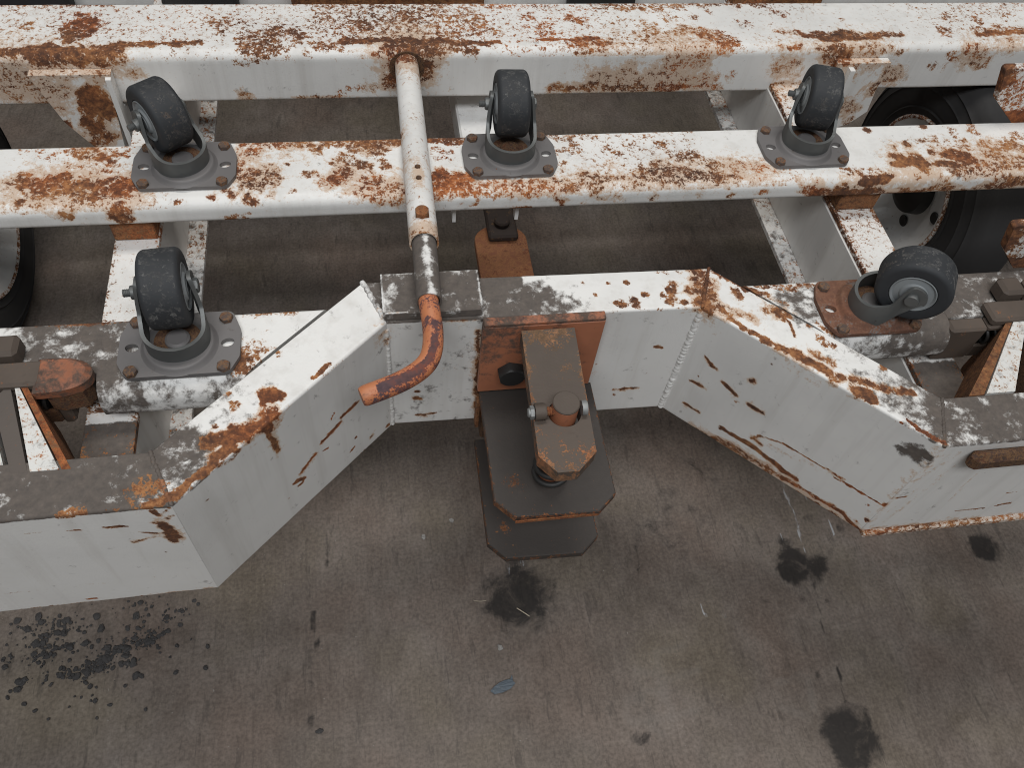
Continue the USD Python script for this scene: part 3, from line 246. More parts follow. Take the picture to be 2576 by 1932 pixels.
(0.5449,0.4237,0.52,0.5541,0.4199,0.52,0.005,0.8,'r'),(0.4932,0.4292,0.52,0.5079,0.417,0.52,0.00608,0.92,'r'),(0.5356,0.4572,0.52,0.5356,0.4572,0.52,0.006,0.75,'r'),(0.477,0.5003,0.52,0.4828,0.4912,0.52,0.006,0.66,'r'),
(0.4706,0.5184,0.52,0.4706,0.5184,0.52,0.004,0.7,'r'),(0.4902,0.4863,0.52,0.4902,0.4863,0.52,0.005,0.6,'r'),(0.4833,0.5174,0.52,0.5133,0.4888,0.52,0.004,0.7,'r'),(0.4612,0.4823,0.52,0.4788,0.4661,0.52,0.005,0.6,'r'),
(0.5343,0.3874,0.52,0.5618,0.3548,0.52,0.00228,0.85,'r'),(0.4185,0.5746,0.52,0.4541,0.5511,0.52,0.004,0.5,'r'),(0.3636,0.5855,0.52,0.3619,0.5534,0.52,0.025,0.6,'s'),(0.3851,0.5449,0.52,0.4155,0.5248,0.52,0.02,0.5,'s'),
(0.4361,0.478,0.52,0.4725,0.4543,0.52,0.02,0.5,'s'),(0.4948,0.4422,0.52,0.5414,0.424,0.52,0.02,0.5,'s'),(0.4452,0.5359,0.52,0.4452,0.5359,0.52,0.02,0.5,'s'),(0.5624,0.4303,0.52,0.5624,0.4303,0.52,0.03,0.55,'g'),
(0.5261,0.4095,0.52,0.5261,0.4095,0.52,0.022,0.56,'g'),(0.566,0.3981,0.52,0.566,0.3981,0.52,0.03,0.62,'g'),(0.5843,0.4063,0.52,0.566,0.3599,0.52,0.02,0.8,'g'),(0.6141,0.4036,0.52,0.6141,0.4036,0.52,0.03,0.72,'g'),
(0.6494,0.4005,0.52,0.6494,0.4005,0.52,0.05,0.8,'g'),(0.6262,0.3732,0.52,0.6262,0.3732,0.52,0.04,0.8,'g'),(0.5958,0.3665,0.52,0.5958,0.3665,0.52,0.03,0.72,'g'),(0.5163,0.4506,0.52,0.5163,0.4506,0.52,0.02,0.48,'g'),
(0.3752,0.5348,0.4495,0.3833,0.5269,0.4406,0.00228,0.95,'r'),(0.3824,0.5277,0.4443,0.3871,0.5232,0.4406,0.00304,0.95,'r'),(0.3727,0.5373,0.3943,0.3815,0.5286,0.3973,0.00304,0.95,'r'),(0.397,0.5135,0.4242,0.4125,0.4983,0.4164,0.00243,0.95,'r'),
(0.4185,0.4925,0.4542,0.4185,0.4925,0.4542,0.0038,0.9,'r'),(0.4254,0.4856,0.4129,0.4381,0.4733,0.4131,0.00266,0.95,'r'),(0.3752,0.5348,0.3484,0.3915,0.5189,0.3488,0.0019,0.9,'r'),(0.4145,0.4964,0.4054,0.4182,0.4927,0.4088,0.00152,0.8,'r'),
(0.3771,0.5329,0.4101,0.3771,0.5329,0.4101,0.00152,0.8,'r'),(0.4415,0.4699,0.3594,0.4473,0.4643,0.3728,0.00167,0.95,'r'),(0.4473,0.4643,0.3728,0.4658,0.4462,0.3826,0.00152,0.9,'r'),(0.4658,0.4462,0.3826,0.4889,0.4235,0.3845,0.00152,0.9,'r'),
(0.4889,0.4235,0.3845,0.5232,0.39,0.3861,0.00152,0.92,'r'),(0.4441,0.4674,0.3613,0.4525,0.4591,0.3588,0.00228,0.8,'r'),(0.425,0.4861,0.4962,0.425,0.4861,0.4962,0.00152,0.9,'r'),(0.5267,0.3866,0.5188,0.5267,0.3866,0.5188,0.00152,0.9,'r'),
(0.415,0.4958,0.345,0.4495,0.4621,0.3466,0.00418,1,'r'),(0.4495,0.4621,0.3466,0.4928,0.4198,0.3357,0.00418,1,'r'),(0.3819,0.5283,0.3086,0.418,0.4929,0.3185,0.00304,0.72,'r'),(0.4174,0.4935,0.3214,0.4836,0.4287,0.3246,0.00608,0.62,'r'),
(0.3533,0.5563,0.4704,0.3533,0.5563,0.4704,0.00228,0.75,'r'),(0.3549,0.5547,0.4373,0.357,0.5526,0.4703,0.00228,0.5,'r'),(0.3758,0.5343,0.447,0.3879,0.5223,0.4401,0.007,0.5,'s'),(0.3727,0.5373,0.3943,0.3815,0.5286,0.3973,0.008,0.6,'s'),
(0.3979,0.5126,0.4237,0.4131,0.4977,0.4138,0.007,0.5,'s'),(0.4185,0.4925,0.4542,0.4185,0.4925,0.4542,0.009,0.55,'s'),(0.4262,0.4849,0.4129,0.4383,0.4731,0.4124,0.008,0.55,'s'),(0.4427,0.4688,0.361,0.5232,0.39,0.3861,0.005,0.6,'s'),
(0.3819,0.5283,0.3086,0.4897,0.4228,0.3305,0.013,0.8,'s'),(0.5621,0.3519,0.4542,0.5625,0.3515,0.5191,0.012,0.6,'s'),(0.4412,0.4702,0.3607,0.4536,0.4581,0.3605,0.01,0.5,'s'),(0.3742,0.5358,0.3452,0.3915,0.5189,0.3488,0.006,0.5,'s'),
(0.5156,0.3975,0.3799,0.5611,0.3529,0.3822,0.00152,0.95,'r'),(0.5601,0.3539,0.3852,0.5601,0.3539,0.3852,0.00304,0.95,'r'),(0.5516,0.3622,0.3672,0.5516,0.3622,0.3672,0.00228,0.8,'r'),(0.4811,0.4312,0.3232,0.5386,0.3749,0.328,0.00418,0.75,'r'),
(0.5386,0.3749,0.328,0.5606,0.3534,0.3147,0.00304,0.85,'r'),(0.5582,0.3557,0.3413,0.5582,0.3557,0.3413,0.00304,0.95,'r'),(0.5528,0.361,0.3281,0.5528,0.361,0.3281,0.00228,0.8,'r'),(0.4714,0.4407,0.3072,0.5384,0.3751,0.3146,0.00456,0.68,'r'),
(0.4763,0.4359,0.3153,0.5603,0.3537,0.3155,0.014,0.8,'s'),(0.5607,0.3533,0.3833,0.5589,0.3551,0.3458,0.006,0.5,'s'),(0.5562,0.3577,0.4468,0.5642,0.3499,0.3427,0.006,0.55,'s'),(0.5658,0.3483,0.4626,0.568,0.3462,0.3563,0.005,0.5,'s'),
(0.5428,0.3708,0.4824,0.5572,0.3567,0.4946,0.008,0.9,'g'),(0.5462,0.3675,0.4941,0.5548,0.3591,0.4809,0.009,0.85,'g'),(0.5627,0.3513,0.4832,0.5638,0.3502,0.4901,0.003,0.9,'g'),(0.5656,0.3535,0.4027,0.5768,0.3535,0.4033,0.00228,0.9,'r'),
(0.6714,0.3535,0.3451,0.7126,0.3535,0.3441,0.00152,0.95,'r'),(0.7275,0.3535,0.348,0.7428,0.3535,0.3511,0.00228,0.95,'r'),(0.7188,0.3535,0.3838,0.7307,0.3535,0.3845,0.00152,0.7,'r'),(0.5825,0.3535,0.3074,0.7888,0.3535,0.3052,0.00532,0.5,'r'),
(0.7824,0.3535,0.2997,0.7953,0.3535,0.3003,0.00608,0.8,'r'),(0.5824,0.3535,0.3142,0.5824,0.3535,0.3142,0.00456,0.8,'r'),(0.6039,0.3535,0.3739,0.6039,0.3535,0.3739,0.00152,0.7,'r'),(0.5846,0.3535,0.2966,0.793,0.3535,0.2988,0.00228,0.8,'r'),
(0.5789,0.3535,0.315,0.79,0.3535,0.3083,0.011,0.75,'s'),(0.599,0.3535,0.4467,0.5835,0.3535,0.3372,0.004,0.6,'s'),(0.6403,0.3535,0.4391,0.6461,0.3535,0.3681,0.0018,0.75,'s'),(0.5839,0.3535,0.4332,0.5729,0.3535,0.3587,0.003,0.5,'s'),
(0.5876,0.3535,0.5018,0.5686,0.3535,0.4431,0.005,0.6,'s'),(0.6039,0.3535,0.4924,0.5938,0.3535,0.4384,0.004,0.5,'s'),(0.6391,0.3535,0.483,0.6412,0.3535,0.4294,0.0018,0.85,'s'),(-0.1038,0.5249,0.52,-0.1038,0.5249,0.52,0.005,0.62,'r'),
(-0.1305,0.4412,0.52,-0.1104,0.4518,0.52,0.012,0.72,'r'),(-0.1182,0.476,0.52,-0.1033,0.4747,0.52,0.00722,1,'r'),(-0.1003,0.4754,0.52,-0.1003,0.4754,0.52,0.0038,0.9,'r'),(-0.1195,0.467,0.52,-0.1195,0.467,0.52,0.0038,0.92,'r'),
(-0.1317,0.4353,0.52,-0.1104,0.4545,0.52,0.00418,0.98,'r'),(-0.167,0.4291,0.52,-0.1304,0.4377,0.52,0.00912,0.86,'r'),(-0.145,0.4443,0.52,-0.145,0.4443,0.52,0.00608,0.9,'r'),(-0.1774,0.3936,0.52,-0.1317,0.4353,0.52,0.00456,0.95,'r'),
(-0.1537,0.4791,0.52,-0.1537,0.4791,0.52,0.005,0.62,'r'),(-0.1465,0.4658,0.52,-0.1465,0.4658,0.52,0.006,0.6,'r'),(-0.1627,0.4854,0.52,-0.1514,0.4956,0.52,0.00456,0.88,'r'),(-0.215,0.4353,0.52,-0.1615,0.489,0.52,0.0035,0.7,'r'),
(-0.0701,0.4943,0.52,-0.0545,0.5084,0.52,0.00304,0.95,'r'),(-0.1644,0.407,0.52,-0.1467,0.417,0.52,0.008,0.8,'r'),(-0.1835,0.4673,0.52,-0.1711,0.477,0.52,0.005,0.8,'r'),(-0.1622,0.4459,0.52,-0.1622,0.4459,0.52,0.003,0.7,'r'),
(-0.1305,0.4412,0.52,-0.1104,0.4518,0.52,0.02,0.6,'s'),(-0.1585,0.4283,0.52,-0.1585,0.4283,0.52,0.02,0.4,'s'),(-0.1107,0.4754,0.52,-0.1107,0.4754,0.52,0.016,0.4,'s'),(-0.2002,0.4238,0.52,-0.2002,0.4238,0.52,0.03,0.66,'g'),
(-0.1797,0.4303,0.52,-0.1797,0.4303,0.52,0.025,0.56,'g'),(-0.2057,0.4061,0.52,-0.2057,0.4061,0.52,0.035,0.72,'g'),(-0.1851,0.4058,0.52,-0.1851,0.4058,0.52,0.03,0.66,'g'),(-0.2259,0.4049,0.52,-0.2259,0.4049,0.52,0.04,0.78,'g'),
(-0.2532,0.4075,0.52,-0.2532,0.4075,0.52,0.04,0.85,'g'),(-0.2798,0.4069,0.52,-0.2798,0.4069,0.52,0.05,0.9,'g'),(-0.3132,0.4102,0.52,-0.3132,0.4102,0.52,0.05,0.85,'g'),(-0.188,0.4483,0.52,-0.188,0.4483,0.52,0.02,0.5,'g'),
(-0.2948,0.4197,0.52,-0.2948,0.4197,0.52,0.03,0.7,'g'),(-0.3433,0.3963,0.52,-0.2248,0.382,0.52,0.04,0.85,'g'),(-0.283,0.3787,0.52,-0.214,0.3716,0.52,0.03,0.8,'g'),(-0.215,0.3833,0.52,-0.215,0.3833,0.52,0.025,0.7,'g'),
(-0.3391,0.3732,0.52,-0.2625,0.3697,0.52,0.02,0.85,'g'),(-0.3369,0.3608,0.52,-0.2171,0.3628,0.52,0.003,0.7,'r'),(-0.2171,0.3628,0.52,-0.1924,0.374,0.52,0.00456,0.88,'r'),(-0.1924,0.374,0.52,-0.1775,0.3914,0.52,0.0038,0.9,'r'),
(-0.2204,0.3769,0.52,-0.2088,0.3804,0.52,0.014,0.62,'r'),(-0.2867,0.3644,0.52,-0.2696,0.3648,0.52,0.005,0.7,'r'),(-0.2175,0.3883,0.52,-0.2052,0.3847,0.52,0.01,0.6,'r'),(-0.1112,0.4458,0.524,-0.1118,0.4452,0.5049,0.00304,0.97,'r'),
(-0.1163,0.4409,0.5184,-0.114,0.4431,0.4848,0.00266,0.97,'r'),(-0.114,0.4431,0.4848,-0.1109,0.446,0.4637,0.00304,0.92,'r'),(-0.1128,0.4442,0.4826,-0.1119,0.4451,0.478,0.0038,0.9,'r'),(-0.0507,0.5035,0.4164,-0.0721,0.4831,0.41,0.00266,0.97,'r'),
(-0.056,0.4984,0.4445,-0.0609,0.4937,0.4369,0.00152,0.9,'r'),(-0.073,0.4822,0.3927,-0.0665,0.4885,0.3878,0.00152,0.9,'r'),(-0.0817,0.4739,0.4,-0.0972,0.4591,0.3904,0.00304,0.95,'r'),(-0.0948,0.4614,0.3748,-0.104,0.4526,0.3825,0.00228,0.9,'r'),
(-0.0492,0.5049,0.4237,-0.0305,0.5228,0.4254,0.00266,0.97,'r'),(-0.0388,0.5149,0.3596,-0.0388,0.5149,0.3596,0.00266,0.9,'r'),(-0.0458,0.5082,0.3411,-0.0409,0.5129,0.3433,0.0019,0.9,'r'),(-0.0346,0.5189,0.4891,-0.0346,0.5189,0.4891,0.00152,0.85,'r'),
(-0.0202,0.5326,0.3325,-0.0202,0.5326,0.3325,0.00304,0.72,'r'),(-0.0007,0.5512,0.321,-0.0007,0.5512,0.321,0.0038,0.85,'r'),(-0.1118,0.4452,0.5194,-0.1113,0.4457,0.4611,0.008,0.6,'s'),(-0.0507,0.5035,0.4164,-0.0724,0.4828,0.4072,0.006,0.5,'s'),
(-0.08,0.4756,0.4003,-0.0986,0.4578,0.3859,0.008,0.6,'s'),(-0.0492,0.5049,0.4237,-0.0297,0.5236,0.4242,0.006,0.5,'s'),(-0.0202,0.5326,0.3325,-0.0202,0.5326,0.3325,0.01,0.5,'s'),(-0.1064,0.4503,0.3803,-0.0947,0.4615,0.3733,0.00304,0.92,'r'),
(-0.1029,0.4536,0.3677,-0.0978,0.4586,0.3685,0.00228,0.9,'r'),(-0.1739,0.3859,0.4818,-0.1739,0.3859,0.4818,0.00152,0.85,'r'),(-0.1141,0.443,0.3596,-0.1141,0.443,0.3596,0.0019,0.8,'r'),(-0.3291,0.363,0.4915,-0.314,0.363,0.4905,0.00152,0.7,'r'),
(-0.2951,0.363,0.4885,-0.2818,0.363,0.4869,0.0019,0.92,'r'),(-0.2648,0.363,0.4875,-0.243,0.363,0.4865,0.00228,0.92,'r'),(-0.2378,0.363,0.4725,-0.2235,0.363,0.4639,0.00228,0.9,'r'),(-0.2477,0.363,0.4511,-0.2208,0.363,0.458,0.0019,0.9,'r'),
(-0.2141,0.363,0.4849,-0.2105,0.363,0.4528,0.00608,1,'r'),(-0.2107,0.363,0.4739,-0.2113,0.363,0.4449,0.00456,1,'r'),(-0.2134,0.363,0.5117,-0.21,0.363,0.5013,0.00304,0.95,'r'),(-0.206,0.363,0.4931,-0.1951,0.363,0.5005,0.00228,0.95,'r'),
(-0.2075,0.363,0.5032,-0.1976,0.363,0.5154,0.00228,0.9,'r'),(-0.2248,0.363,0.4202,-0.2248,0.363,0.4202,0.00228,0.7,'r'),(-0.3994,0.363,0.3601,-0.326,0.363,0.3623,0.00091,0.85,'r'),(-0.326,0.363,0.3623,-0.2284,0.363,0.3632,0.00106,0.95,'r'),
(-0.3799,0.363,0.3104,-0.3685,0.363,0.3031,0.00304,0.7,'r'),(-0.3295,0.363,0.3228,-0.318,0.363,0.3227,0.00228,0.7,'r'),(-0.2645,0.363,0.3117,-0.2063,0.363,0.313,0.00228,0.75,'r'),(-0.3743,0.363,0.3064,-0.2934,0.363,0.3021,0.00228,0.55,'r'),
(-0.2545,0.363,0.3135,-0.201,0.363,0.3149,0.0038,0.62,'r'),(-0.3082,0.363,0.4041,-0.3082,0.363,0.4041,0.00076,0.8,'r'),(-0.2257,0.363,0.3938,-0.2257,0.363,0.3938,0.00076,0.8,'r'),(-0.211,0.363,0.4892,-0.2097,0.363,0.4472,0.012,0.65,'s'),
(-0.4206,0.363,0.3057,-0.207,0.363,0.3097,0.006,0.55,'s'),(-0.2642,0.363,0.313,-0.201,0.363,0.3149,0.008,0.7,'s'),(-0.247,0.363,0.4536,-0.2202,0.363,0.4605,0.005,0.5,'s'),(-0.323,0.363,0.3647,-0.2996,0.363,0.361,0.003,0.6,'s'),
(0.0351,0.5565,0.3719,0.0407,0.5565,0.3677,0.0038,0.95,'r'),(0.0371,0.5565,0.3852,0.0408,0.5565,0.3847,0.00304,0.85,'r'),(0.0347,0.5565,0.3331,0.0599,0.5565,0.3332,0.00228,0.9,'r'),(0.0463,0.5565,0.3315,0.0463,0.5565,0.3315,0.00304,0.85,'r'),
(0.1045,0.5565,0.4964,0.1111,0.5565,0.4055,0.00304,0.7,'r'),(0.1092,0.5565,0.4058,0.1177,0.5565,0.2985,0.00456,0.85,'r'),(0.0007,0.5565,0.5228,0.1053,0.5565,0.5155,0.00228,0.6,'r'),(0.0017,0.5565,0.5067,0.0017,0.5565,0.5067,0.00608,0.5,'r'),
(0.0043,0.5565,0.49,0.0043,0.5565,0.49,0.00456,0.45,'r'),(0.3188,0.5565,0.448,0.326,0.5565,0.4464,0.00304,0.95,'r'),(0.3203,0.5565,0.3951,0.3203,0.5565,0.3951,0.00228,0.95,'r'),(0.2838,0.5565,0.3619,0.3169,0.5565,0.3647,0.00304,0.9,'r'),
(0.2946,0.5565,0.3587,0.3162,0.5565,0.363,0.00228,0.9,'r'),(0.2873,0.5565,0.349,0.2873,0.5565,0.349,0.00304,0.7,'r'),(0.3016,0.5565,0.3543,0.3016,0.5565,0.3543,0.00228,0.85,'r'),(0.3469,0.5565,0.3969,0.3528,0.5565,0.3895,0.00228,0.7,'r'),
(0.3624,0.5565,0.4149,0.36,0.5565,0.4086,0.00228,0.8,'r'),(0.0341,0.5565,0.446,0.1021,0.5565,0.4382,0.0304,0.2,'r'),(0.041,0.5565,0.4142,0.041,0.5565,0.4142,0.00304,0.6,'r'),(-0.0253,0.5565,0.356,-0.0253,0.5565,0.356,0.00456,0.7,'r'),
(-0.0024,0.5565,0.4502,-0.0024,0.5565,0.4502,0.00456,0.4,'r'),(0.2533,0.5565,0.4209,0.2533,0.5565,0.4209,0.00304,0.6,'r'),(0.0351,0.5565,0.3719,0.0388,0.5565,0.368,0.008,0.6,'s'),(0.0463,0.5565,0.3333,0.0463,0.5565,0.3333,0.01,0.6,'s'),
(0.2848,0.5565,0.3564,0.3162,0.5565,0.363,0.006,0.5,'s'),(0.1063,0.5565,0.4963,0.1147,0.5565,0.2989,0.008,0.7,'s'),(0.0017,0.5565,0.5067,0.0017,0.5565,0.5067,0.02,0.6,'s'),(0.3229,0.5565,0.447,0.3229,0.5565,0.447,0.008,0.3,'s'),
(0.2528,0.5565,0.4015,0.2528,0.5565,0.4015,0.006,0.6,'s'),(0.0088,0.5565,0.522,0.0986,0.5565,0.5134,0.02,0.3,'s'),(0.1661,0.4254,0,0.1661,0.4254,0,0.04,0.9,'o'),(0.1437,0.4171,0,0.1437,0.4171,0,0.02,0.5,'o'),
(0.1719,0.4357,0,0.1883,0.4265,0,0.045,0.9,'o'),(0.1652,0.4147,0,0.192,0.4044,0,0.03,0.8,'o'),(0.6251,0.4424,0,0.6251,0.4424,0,0.024,1,'o'),(0.6197,0.4214,0,0.6197,0.4214,0,0.022,1,'o'),
(0.6579,0.4231,0,0.6579,0.4231,0,0.022,0.8,'o'),(0.6255,0.4664,0,0.6255,0.4664,0,0.012,0.6,'o'),(0.613,0.176,0,0.6163,0.1662,0,0.036,1,'o'),(0.6086,0.1923,0,0.6086,0.1923,0,0.02,0.8,'o'),
(0.9613,0.422,0,0.9613,0.422,0,0.022,0.9,'o'),(0.3185,0.2073,0,0.3185,0.2073,0,0.012,0.6,'o'),(0.384,0.5493,0,0.3796,0.4889,0,0.01,0.4,'o'),(0.3777,0.4891,0,0.3716,0.447,0,0.003,0.7,'o'),
(0.6569,0.3677,0,0.6569,0.3677,0,0.006,0.8,'o'),(0.5563,0.3773,0,0.5563,0.3773,0,0.008,0.5,'o'),(0.6191,0.3757,0,0.6191,0.3757,0,0.008,0.6,'o'),(0.587,0.3719,0,0.587,0.3719,0,0.006,0.6,'o'),
(0.5789,0.3991,0,0.5789,0.3991,0,0.008,0.5,'o'),(0.4427,0.5021,0,0.5014,0.6018,0,0.05,0.35,'o'),(0.6624,0.4463,0,0.6624,0.4463,0,0.014,0.5,'o'),(0.7248,0.4824,0,0.7248,0.4824,0,0.008,0.6,'o'),
(0.6801,0.506,0,0.6801,0.506,0,0.012,0.5,'o'),(0.6356,0.3315,0,0.6381,0.2782,0,0.0016,0.75,'o'),(0.6381,0.2782,0,0.6297,0.2187,0,0.0018,0.85,'o'),(0.6073,0.3063,0,0.5997,0.2356,0,0.003,0.5,'o'),
(0.6445,0.3974,0,0.6356,0.3315,0,0.0016,0.6,'o'),(0.376,0.3582,0,0.3788,0.3403,0,0.004,0.4,'o'),(0.3387,0.4168,0,0.3252,0.3891,0,0.006,0.3,'o'),(0.6518,0.5603,0,0.6544,0.5086,0,0.003,0.62,'w'),
(0.6544,0.5086,0,0.6509,0.4476,0,0.0028,0.66,'w'),(0.6504,0.48,0,0.6504,0.48,0,0.004,0.6,'w'),(0.6206,0.4873,0,0.6176,0.4552,0,0.0018,0.8,'w'),(0.6851,0.5482,0,0.6812,0.4975,0,0.0018,0.6,'w'),
(0.7119,0.5026,0,0.7081,0.4657,0,0.002,0.8,'w'),(0.6558,0.3962,0,0.6626,0.3726,0,0.005,0.55,'w'),(0.4567,0.3849,0,0.4579,0.363,0,0.003,0.7,'w'),(0.4847,0.3781,0,0.4979,0.3475,0,0.005,0.5,'w'),
(0.4862,0.3706,0,0.4862,0.3706,0,0.012,0.4,'w'),(0.6472,0.5652,0,0.6536,0.5004,0,0.012,0.4,'w'),(0.6562,0.3255,0,0.6543,0.3007,0,0.002,0.5,'w'),(0.1737,0.4727,0,0.1737,0.4727,0,0.02,0.4,'w'),
(0.1855,0.4789,0,0.1855,0.4789,0,0.012,0.5,'w'),(-0.1274,0.4377,0,-0.1277,0.4136,0,0.004,0.75,'o'),(-0.1213,0.3993,0,-0.1229,0.3795,0,0.0035,0.7,'o'),(-0.1321,0.3674,-0,-0.131,0.3163,0,0.004,0.45,'o'),
(-0.1326,0.3134,0,-0.1329,0.2799,0,0.005,0.45,'o'),(-0.0283,0.4802,0,-0.0234,0.3878,0,0.006,0.3,'o'),(-0.0234,0.3878,0,-0.0205,0.328,0,0.006,0.25,'o'),(-0.2623,0.3513,0,-0.2648,0.3116,0,0.006,0.3,'o'),
(-0.1016,0.6616,0,-0.1059,0.511,0,0.003,0.5,'o'),(-0.1423,0.2603,-0,-0.1417,0.2499,0,0.003,0.6,'o'),(-0.0778,0.4425,0,-0.0761,0.394,0,0.006,0.2,'o'),(0.333,0.298,0,0.3527,0.2923,0,0.005,0.42,'t'),
(0.3141,0.2611,0,0.3311,0.2606,0,0.005,0.42,'t'),(0.3107,0.2615,0,0.3035,0.2371,0,0.005,0.42,'t'),(0.307,0.2304,0,0.351,0.2295,0,0.005,0.42,'t'),(0.3595,0.2915,0,0.371,0.2541,0,0.005,0.42,'t'),
(0.3639,0.281,0,0.4074,0.2857,0,0.005,0.42,'t'),(0.333,0.2685,0,0.3599,0.2651,0,0.005,0.42,'t'),(0.3646,0.2294,0,0.4071,0.2335,0,0.005,0.42,'t'),(0.3668,0.321,0,0.4111,0.326,0,0.005,0.42,'t'),
(0.3668,0.321,0,0.3663,0.2907,0,0.005,0.42,'t'),(0.5382,0.2564,0,0.5759,0.2601,0,0.005,0.42,'t'),(0.5847,0.254,0,0.5778,0.2154,0,0.005,0.42,'t'),(0.5299,0.2214,0,0.5665,0.204,0,0.005,0.42,'t'),
(0.3352,0.2206,0,0.3486,0.2065,0,0.005,0.42,'t'),(0.3643,0.2549,0,0.3711,0.2412,0,0.005,0.42,'t'),(0.4074,0.2857,0,0.422,0.2872,0,0.005,0.42,'t'),(-0.4102,1.0185,0.5214,-0.3264,1.0185,0.5109,0.012,0.7,'r'),
(-0.3658,1.0185,0.471,-0.3531,1.0185,0.4608,0.014,1,'r'),(-0.3656,1.0185,0.4459,-0.3472,1.0185,0.4403,0.016,1,'r'),(-0.38,1.0185,0.4256,-0.38,1.0185,0.4256,0.008,1,'r'),(-0.3674,1.0185,0.4066,-0.3674,1.0185,0.4066,0.02,0.75,'r'),
(-0.4049,1.0185,0.4237,-0.4046,1.0185,0.3997,0.006,1,'r'),(-0.393,1.0185,0.4716,-0.393,1.0185,0.4716,0.008,0.5,'r'),(-0.3982,1.0185,0.394,-0.3843,1.0185,0.3853,0.008,0.7,'r'),(-0.3983,1.0185,0.5235,-0.4006,1.0185,0.5005,0.008,0.5,'r'),
(-0.354,1.0185,0.4707,-0.3596,1.0185,0.3982,0.03,0.62,'s'),(-0.3979,1.0185,0.4076,-0.3979,1.0185,0.4076,0.02,0.6,'s'),(-0.3697,1.0185,0.4711,-0.3697,1.0185,0.4711,0.016,0.5,'s'),(-0.3921,1.0185,0.5143,-0.3353,1.0185,0.5134,0.02,0.4,'s'),
(0.7201,1.0185,0.5235,0.7937,1.0185,0.5279,0.012,0.62,'r'),(0.7861,1.0185,0.528,0.8002,1.0185,0.4683,0.01,0.55,'r'),(0.7871,1.0185,0.4573,0.7871,1.0185,0.4573,0.012,0.6,'r'),(0.7348,1.0185,0.4969,0.7734,1.0185,0.5124,0.02,0.42,'r'),
(0.755,1.0185,0.4232,0.755,1.0185,0.4232,0.02,0.48,'r'),(0.7714,1.0185,0.3925,0.7796,1.0185,0.3984,0.008,0.5,'r'),(0.7113,1.0185,0.521,0.7195,1.0185,0.5025,0.006,0.9,'r'),(0.7871,1.0185,0.4573,0.7871,1.0185,0.4573,0.02,0.8,'s'),
(0.7901,1.0185,0.5148,0.8002,1.0185,0.4683,0.014,0.6,'s'),(0.7577,1.0185,0.4231,0.7577,1.0185,0.4231,0.03,0.5,'s'),(0.7227,1.0185,0.5235,0.7912,1.0185,0.5279,0.02,0.5,'s'),
]

FA = np.array([f[:8] for f in FEATS]); FK = np.array([f[8] for f in FEATS])
ATTR = {'r': 'rust', 's': 'stain', 'g': 'grime', 'o': 'oil', 'w': 'scrape', 't': 'tread'}
def marks(V, kinds):
    out = {k: np.zeros(len(V), np.float32) for k in kinds}
    lo, hi = V.min(0), V.max(0)
    nv = lambda sc, sd: np.stack([meshkit.noise(V * sc + 17.3 * j, sd + j) for j in range(3)], 1) - 0.5
    WARP = 1.5 * nv(55, 40) + 1.0 * nv(170, 50)
    for f, k in zip(FA, FK):
        if k not in out: continue
        p, q, R, s = f[:3], f[3:6], f[6], f[7]
        m = 2.4 * R
        a, b = np.minimum(p, q) - m, np.maximum(p, q) + m
        if (b < lo).any() or (a > hi).any(): continue
        idx = np.nonzero(((V > a) & (V < b)).all(1))[0]
        if not len(idx): continue
        d = q - p; L2 = d @ d
        w = V[idx] + WARP[idx] * min(R, 0.02) * (0.9 if k in 'rsg' else 0.5) - p
        t = np.clip(w @ d / L2, 0, 1) if L2 > 1e-10 else np.zeros(len(idx))
        dist = np.linalg.norm(w - t[:, None] * d, axis=1)
        val = (s * {'g': 1.25, 's': 0.86}.get(k, 1.0)) * np.clip((1.55 - dist / R) / (0.85 if k in 'rowt' else 1.2), 0, 1)
        if k == 'g' and p[2] > 0.515: val = val * (V[idx, 2] > ZD - 0.0045 - 0.03 * (V[idx, 1] > 0.485))
        out[k][idx] = np.maximum(out[k][idx], val)
    return out

# ---------------------------------------------------------------- prims
COUNT = {}
def unique(path):
    n = COUNT.get(path, 0); COUNT[path] = n + 1
    return path if n == 0 else f'{path}_{n:03d}'
ORIGIN = {}
def thing(name, label, cat, loc=(0, 0, 0), group=None):
    p = unique('/World/' + name)
    x = UsdGeom.Xform.Define(stage, p); x.AddTranslateOp().Set(Gf.Vec3d(*map(float, loc)))
    ORIGIN[p] = np.array(loc, float)
    o = x.GetPrim(); o.SetCustomDataByKey('label', label); o.SetCustomDataByKey('category', cat)
    if group: o.SetCustomDataByKey('group', group)
    return p
def put(parent, name, mesh, mat, smooth=30, kinds='', normals=None, label=None, extra=None):
    """One Mesh prim under parent (a path); vertices given in world coordinates."""
    p = unique(parent + '/' + name)
    root = '/'.join(p.split('/')[:3]); off = ORIGIN.get(root, np.zeros(3))
    if isinstance(mesh, tuple): v, f = mesh[0], mesh[1]; n = normals
    else: v, f, n = meshkit.arrays(mesh, smooth)
    v = np.asarray(v, float)
    m = usdkit.mesh(stage, p, (v - off, f), M[mat])
    if n is not None:
        m.CreateNormalsAttr(Vt.Vec3fArray.FromNumpy(np.asarray(n, np.float32))); m.SetNormalsInterpolation('vertex')
    at = marks(v, kinds) if kinds else {}
    api = UsdGeom.PrimvarsAPI(m)
    for k, a in at.items():
        if extra and k in extra: a = np.maximum(a, extra[k](v).astype(np.float32))
        if a.max() > 0: api.CreatePrimvar(ATTR[k], Sdf.ValueTypeNames.FloatArray, 'vertex').Set(Vt.FloatArray.FromNumpy(a))
    if label: m.GetPrim().SetCustomDataByKey('label', label)
    return p
